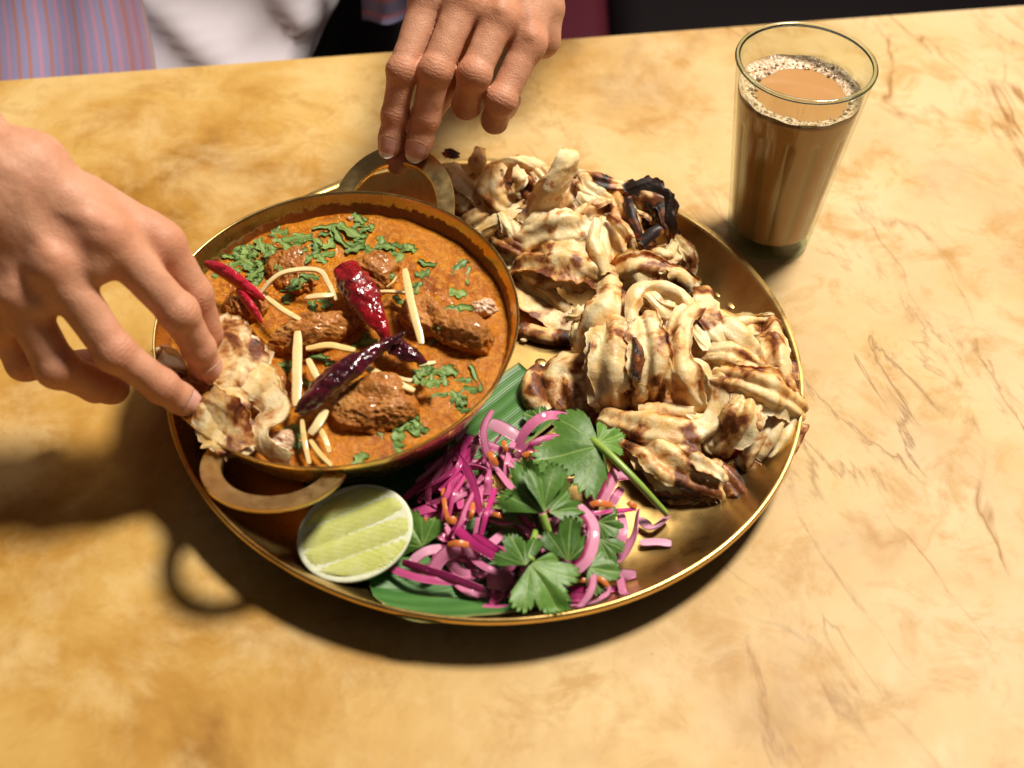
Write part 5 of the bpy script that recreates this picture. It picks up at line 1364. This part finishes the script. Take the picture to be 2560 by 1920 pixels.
def onion(pts, wpx, tone, lab=None, seed=0, curl=.04, z=None):
    P = [at(*SX(x, y), zz) for x, y, zz in pts]; P = catmull(P, 30); n = 30; m = 9
    r = np.random.default_rng(seed+77); up = nrm(N_VIEW+r.normal(0, .45, 3))
    T, S, Nn = frames(P, up); t = np.linspace(-1, 1, n)
    W = wpx*.82*.4702/43*(1-.35*np.abs(t)**6); q = np.linspace(-1, 1, m); th = .06
    V = P[:, None]+(W[:, None]*.5*q[None])[..., None]*S[:, None]+(W[:, None]*curl*(1-q[None]**2))[..., None]*Nn[:, None]
    V = V+.03*np.stack([fbm(V.reshape(-1, 3), 1.4, seed+i, 2) for i in range(3)], 1).reshape(V.shape)
    Va = np.vstack([V.reshape(-1, 3), (V-Nn[:, None]*th).reshape(-1, 3)]); Va[:, 2] = plate_floor(Va)
    F = grid_faces(n, m).tolist(); o = n*m; Fs = [f[::-1] for f in F]+[[x+o for x in f] for f in F]
    rim = [j for j in range(m)]+[i*m+m-1 for i in range(1, n)]+[(n-1)*m+j for j in range(m-2, -1, -1)]+[i*m for i in range(n-2, 0, -1)]
    for x, y in zip(rim, rim[1:]+rim[:1]): Fs.append([x, y, y+o, x+o])
    sk = np.tile(((q+1)/2)[None]*np.ones((n, 1)), (1, 1)).ravel(); sk = np.tile(sk, 2); fb = np.tile((q[None]*np.ones((n, 1))).ravel(), 2)
    tag(mk('onion_slice', Va, Fs, M_onion, attrs=dict(skin=sk*(.55+.5*((seed*37) % 10)/10), tone=np.full(len(Va), tone), fibre=fb*wpx/30)),
        lab or ('deep magenta ' if tone > .62 else 'pinkish ')+'red onion sliver '+min(ON_AT, key=lambda q: (q[0]-pts[1][0])**2+(q[1]-pts[1][1])**2)[2], 'onion', 'red onion slices in the salad')
ON = [
 ([(1265, 310, 2.2), (1310, 200, 3.0), (1420, 125, 3.3), (1590, 135, 2.4)], 60, .55, 'magenta onion arch rising in front of the shaded bread'),
 ([(1125, 95, 3.6), (1080, 200, 3.7), (1095, 310, 3.4), (1145, 400, 2.8)], 48, .15, 'pale pink onion sliver standing up beside the pan rim'),
 ([(1120, 160, 2.6), (1200, 200, 2.7), (1285, 250, 2.4)], 80, .05, 'wide white and pink onion piece between the pan and the magenta arch'),
 ([(915, 215, 2.4), (1060, 265, 2.8), (1185, 310, 2.6)], 48, .3, 'lilac onion sliver pointing to the pan rim'),
 ([(635, 595, 1.6), (800, 440, 2.3), (950, 300, 2.7), (1055, 240, 2.7)], 48, .8, 'long straight magenta onion sliver left of the heap'),
 ([(735, 585, 1.7), (860, 450, 2.3), (965, 300, 2.6)], 42, .6, 'second magenta sliver just inside the long straight one'),
 ([(935, 330, 2.9), (1010, 450, 3.0), (1065, 640, 2.6)], 52, .65, 'purple onion sliver dropping towards the dark coriander leaf'),
 ([(1005, 400, 2.9), (1070, 405, 3.0), (1135, 412, 2.8)], 48, .45, 'short bright pink onion piece above the dark coriander leaf'),
 ([(915, 700, 2.6), (1040, 810, 2.8), (1195, 905, 2.4)], 56, .7, 'magenta onion sliver crossing the middle of the heap'),
 ([(1030, 765, 2.7), (1110, 820, 2.8), (1200, 890, 2.4)], 62, 1.0, 'deep red onion piece lying on the magenta sliver in the middle'),
 ([(565, 930, 1.6), (750, 990, 1.8), (950, 1012, 1.7)], 46, .55, 'onion sliver reaching out over the front banana leaf'),
 ([(650, 905, 1.8), (850, 970, 2.0), (1085, 1055, 1.7)], 50, .7, 'long onion sliver above the one on the front banana leaf'),
 ([(700, 905, 1.9), (770, 850, 2.2), (860, 825, 2.2)], 58, .05, 'glassy pale onion piece next to the lime'),
 ([(800, 965, 1.8), (870, 870, 2.2), (965, 830, 2.3)], 80, .2, 'broad pale pink onion piece right of the glassy one'),
 ([(1590, 600, 3.2), (1665, 720, 3.3), (1635, 880, 3.0), (1520, 985, 2.4)], 74, .2, 'large smooth pink onion crescent on the right of the heap'),
 ([(1900, 630, 2.2), (1875, 770, 2.2), (1795, 900, 1.6)], 66, .3, 'outer lilac onion crescent at the right edge of the heap'),
 ([(1815, 640, 2.3), (1825, 750, 2.3), (1775, 850, 1.9)], 56, .3, 'inner lilac onion crescent at the right edge of the heap'),
 ([(1785, 415, 2.8), (1750, 500, 2.9), (1705, 590, 2.7)], 76, .25, 'upright pink onion piece beside the green stem'),
 ([(1815, 505, 2.4), (1790, 550, 2.5), (1760, 600, 2.3)], 54, .4, None),
 ([(1905, 675, .95), (1985, 715, .95), (2065, 655, .95)], 60, .05, 'thin see-through onion half ring on the bare brass'),
 ([(1915, 800, .85), (2000, 795, .85), (2085, 805, .85)], 62, .05, 'thin pointed onion sliver alone on the bare brass'),
 ([(1765, 975, 1.2), (1830, 975, 1.3), (1895, 975, 1.2)], 66, .12, 'blocky white onion end with a magenta skin at the lower right'),
 ([(1540, 1045, 1.5), (1670, 1050, 1.7), (1805, 1052, 1.4)], 44, .95, 'straight crimson sliver along the front right of the heap'),
 ([(1525, 1155, 1.3), (1650, 1150, 1.5), (1745, 1050, 1.7), (1700, 1005, 1.8)], 36, .25, 'thin pink onion hook at the front right rim'),
 ([(1540, 1105, 1.3), (1585, 1100, 1.5), (1630, 1105, 1.3)], 80, .8, None),
 ([(1080, 1135, 1.2), (1160, 1150, 1.3), (1245, 1150, 1.2)], 70, .45, None),
 ([(1100, 1005, 1.6), (1170, 1005, 1.8), (1240, 1015, 1.6)], 100, .35, 'broad dull pink onion piece left of the front coriander leaf'),
 ([(1525, 655, 3.1), (1700, 640, 3.1), (1895, 622, 2.5)], 28, 1.0, 'straight dark red strip across the large onion crescent'),
 ([(870, 600, 2.2), (780, 620, 2.2), (695, 645, 1.8)], 70, .55, None), ([(935, 420, 2.5), (950, 510, 2.5), (960, 620, 2.2)], 46, .6, None),
 ([(1465, 480, 2.7), (1600, 470, 2.8), (1745, 448, 2.5)], 34, .95, None), ([(1785, 450, 2.4), (1835, 440, 2.4), (1880, 445, 2.2)], 58, .2, None),
 ([(940, 260, 2.7), (985, 190, 3.0), (1000, 130, 2.9)], 32, .1, None), ([(700, 770, 1.6), (710, 720, 1.8), (725, 670, 1.8)], 40, .4, None),
 ([(1340, 900, 2.3), (1380, 820, 2.9), (1385, 760, 3.0)], 30, .25, None), ([(1470, 740, 2.9), (1460, 800, 2.8), (1440, 880, 2.4)], 44, .4, None),
]
for i, (p, w, tn, lab) in enumerate(ON): onion(p, w, min(1, tn+(.3 if p[0][0] < 1250 else .1)*(tn > .1)), lab, i)
r_ = np.random.default_rng(21)
for i in range(62):                                                   # the tangle underneath
    a = r_.uniform(0, 2*np.pi); k = math.sqrt(r_.uniform(.02, 1))
    cx, cy = 1270+k*470*math.cos(a), 690+k*410*math.sin(a)
    z0 = .75+1.7*(1-k*k)*r_.uniform(.2, 1.0); d = r_.uniform(0, math.pi); L = r_.uniform(90, 170); b = r_.uniform(-60, 60)
    onion([(cx-L*math.cos(d), cy-L*math.sin(d), z0), (cx-b*math.sin(d), cy+b*math.cos(d), z0+.5), (cx+L*math.cos(d), cy+L*math.sin(d), z0)], r_.uniform(34, 62), r_.uniform(.3, 1), None, 60+i)
for i in range(22):                                                   # long thin strands beside the pan
    cx, cy = r_.uniform(780, 1120), r_.uniform(330, 660); d = math.radians(r_.uniform(95, 150)); L = r_.uniform(90, 190); b = r_.uniform(-50, 50); z0 = 1.7+r_.uniform(0, .9)
    onion([(cx-L*math.cos(d), cy-L*math.sin(d), z0+.2), (cx-b*math.sin(d), cy+b*math.cos(d), z0+.6), (cx+L*math.cos(d), cy+L*math.sin(d), z0)], r_.uniform(24, 40), r_.uniform(.55, 1), None, 140+i)
for i in range(12):
    cx, cy = r_.uniform(1480, 1850), r_.uniform(620, 1050); d = math.radians(r_.uniform(60, 130)); L = r_.uniform(80, 140); b = r_.uniform(-70, 70); z0 = 1.3+r_.uniform(0, .7)
    onion([(cx-L*math.cos(d), cy-L*math.sin(d), z0), (cx-b*math.sin(d), cy+b*math.cos(d), z0+.4), (cx+L*math.cos(d), cy+L*math.sin(d), z0)], r_.uniform(30, 50), r_.uniform(.1, .5), None, 180+i)
M_carrot = simple('carrot', (.60, .17, .035), .35, coat=.15, sss=.25, vscale=200)
for i, (p, w) in enumerate([([(868, 515, 2.7), (875, 600, 2.9), (895, 695, 2.7)], 30), ([(715, 668, 2.0), (780, 685, 2.2), (845, 690, 2.0)], 34), ([(895, 812, 2.6), (950, 805, 2.8), (1015, 818, 2.6)], 40), ([(1025, 590, 2.8), (1020, 640, 2.9), (1005, 680, 2.6)], 30),
          ([(1188, 262, 3.0), (1195, 290, 3.1), (1205, 315, 2.9)], 32), ([(1110, 320, 3.5), (1130, 350, 3.5), (1150, 390, 3.2)], 42), ([(1650, 600, 3.2), (1700, 590, 3.3), (1765, 605, 3.0)], 40), ([(1670, 990, 2.0), (1710, 1000, 2.1), (1745, 1035, 1.9)], 34),
          ([(1475, 465, 3.0), (1500, 480, 3.1), (1535, 492, 2.9)], 34), ([(890, 690, 2.8), (910, 680, 2.9), (935, 690, 2.8)], 48), ([(1850, 590, 2.6), (1870, 600, 2.7), (1895, 610, 2.5)], 34), ([(1290, 340, 3.0), (1330, 330, 3.1), (1370, 350, 2.9)], 40),
          ([(1300, 360, 2.8), (1350, 375, 2.9), (1400, 400, 2.7)], 36), ([(1130, 650, 2.7), (1160, 655, 2.8), (1190, 665, 2.6)], 30), ([(1560, 1010, 1.9), (1600, 1000, 2.0), (1650, 1010, 1.9)], 30), ([(1490, 720, 3.2), (1540, 710, 3.3), (1590, 715, 3.1)], 34)]):
    stick([at(*SX(x, y), z) for x, y, z in p], w*.75*.4702/43, .13, M_carrot, 'carrot_shred', 'orange carrot shred '+min(ON_AT, key=lambda q: (q[0]-p[1][0])**2+(q[1]-p[1][1])**2)[2], 'carrot', 'carrot shreds in the salad', up=N_VIEW, n=12)

# ---- coriander leaves
M_cor = mat_leaf('coriander_leaf', (.035, .10, .012), (.12, .25, .04), (.07, .165, .025))
M_stem = simple('coriander_stem', (.26, .40, .07), .35, sss=.2, vscale=200)
def coriander(x, y, z, size, ang, lab, seed, tilt=(0, 0), cup=.25, spread=1.9, stem=None, parent=None):
    """a lobed, toothed leaf; x,y is where the blade meets its stalk, ang its direction in the picture"""
    o0 = at(*SX(x, y), z); n0 = nrm(N_VIEW+C_R*tilt[0]+C_U*tilt[1])
    e = C_R*math.cos(ang)+C_U*math.sin(ang); e = nrm(e-n0*(e@n0)); f = np.cross(n0, e)
    r = np.random.default_rng(seed); na, nr = 121, 14
    th = np.linspace(-spread, spread, na); q = th/spread; size = size*1.16
    cs = (-.70, 0.0, .70); am = (.82, 1.0, .82)
    lob = np.max([a*(.52+.48*np.exp(-np.abs((q-c-.03*math.sin(seed))/.35)**3.2)) for a, c in zip(am, cs)], 0)   # three broad lobes
    ph = q*9.5+.5+.35*np.sin(q*6+seed)
    teeth = .84+.16*np.abs(np.cos(ph*math.pi))**.5
    teeth *= .955+.045*np.abs(np.cos(ph*math.pi*2.1+seed))
    R = size*lob*teeth*(1-.12*np.clip((np.abs(q)-.9)/.1, 0, 1))
    rr = np.linspace(.02, 1, nr)
    V = []; ve = []
    for i in range(na):
        for k in rr:
            rad = R[i]*k; u = rad*math.cos(th[i]); v = rad*math.sin(th[i])
            g = rad/size; h = -cup*g*g*size*.36-.09*size*g*math.exp(-(q[i]*7)**2)+.085*size*g*g*math.sin(q[i]*4.6+seed)+.05*size*g*math.sin(g*6+q[i]*3+seed)+.03*size*g*g*math.sin(q[i]*11+seed*2)
            V.append(o0+e*u+f*v+n0*h)
            dv = min(abs(q[i]), abs(q[i]-.62), abs(q[i]+.62), abs(q[i]-.31)+.01, abs(q[i]+.31)+.01)
            ve.append(max(0, 1-dv*k*size/.055) if k < .93 else 0)
    V = np.array(V); F = grid_faces(na, nr).tolist(); o = len(V); Vb = V-n0*.03
    Fs = F+[[a+o for a in g][::-1] for g in F]+[[i*nr+nr-1, (i+1)*nr+nr-1, (i+1)*nr+nr-1+o, i*nr+nr-1+o][::-1] for i in range(na-1)]
    allV = np.vstack([V, Vb]); allV[:, 2] = plate_floor(allV, .10)
    root = parent or empty('coriander_sprig', (o0[0], o0[1], max(.6, z-1)), lab, 'herb', 'fresh coriander on the salad')
    mk('leaf_blade', allV, Fs, M_cor, root, attrs=dict(vein=np.array(ve+ve)))
    if stem:
        P = catmull([at(*SX(a, b), c) for a, b, c in stem], 24); V, F = tube(P, np.linspace(.23, .17, 24), 8); mk('stem', V, F, M_stem, root)
    return root
s1 = coriander(1705, 285, 3.5, 3.3, math.radians(196), 'large coriander leaf with a long green stem pointing right, by the bread', 1, (.05, .3), .3, 1.5,
          [(1660, 255, 3.4), (1760, 340, 3.6), (1900, 480, 3.1), (2010, 600, 2.0), (2058, 650, 1.35)])
coriander(1690, 270, 3.5, 1.7, math.radians(35), None, 2, (.3, .3), .5, 1.0, None, s1)
coriander(1720, 320, 3.2, 1.9, math.radians(215), None, 14, (0, -.1), .4, 1.2, None, s1)
s2 = coriander(1400, 645, 3.6, 2.9, math.radians(118), 'dark veined coriander leaf pointing up left in the middle of the salad', 3, (-.25, -.1), .35, 1.05, [(1395, 650, 3.6), (1420, 720, 3.2), (1450, 800, 2.6)])
coriander(1405, 640, 3.7, 2.6, math.radians(75), None, 4, (.35, -.1), .6, .75, None, s2)
coriander(1430, 640, 3.7, 2.0, math.radians(25), None, 5, (.1, .35), .5, .9, None, s2)
s3 = coriander(1330, 915, 3.4, 2.7, math.radians(-62), 'pale coriander leaf hanging over the front rim of the platter', 6, (.05, .25), .35, 1.15, [(1330, 900, 3.4), (1340, 820, 3.2), (1360, 740, 2.8)])
coriander(1310, 920, 3.5, 1.9, math.radians(112), None, 7, (-.1, .3), .5, 1.1, None, s3)
coriander(1340, 905, 3.4, 1.7, math.radians(-20), None, 15, (.3, .2), .5, .9, None, s3)
coriander(1530, 900, 2.8, 2.0, math.radians(80), 'dark coriander leaf behind the large onion crescent', 8, (.3, -.3), .5, 1.2)
coriander(1630, 930, 2.3, 1.6, math.radians(-5), 'small toothed coriander leaf at the lower right of the heap', 9, (.1, .2), .4, 1.5)
coriander(1690, 690, 2.7, 1.3, math.radians(-20), 'small coriander leaf under the dark red strip', 10, (0, -.1), .3, 1.4)
coriander(1420, 720, 2.4, 2.8, math.radians(180), 'shaded coriander leaf low in the middle of the heap', 11, (0, -.4), .3, 1.0)
coriander(760, 820, 1.6, 1.8, math.radians(120), 'dark coriander leaf between the lime and the onion', 12, (0, -.3), .5, 1.5)
coriander(1390, 150, 1.6, 1.0, math.radians(150), 'tiny frilly coriander tip beside the magenta onion arch', 13, (0, .1), .4, 1.6)
coriander(1700, 780, 2.6, 1.5, math.radians(-70), 'bright coriander leaf inside the lilac crescents', 16, (.1, .1), .4, 1.2)
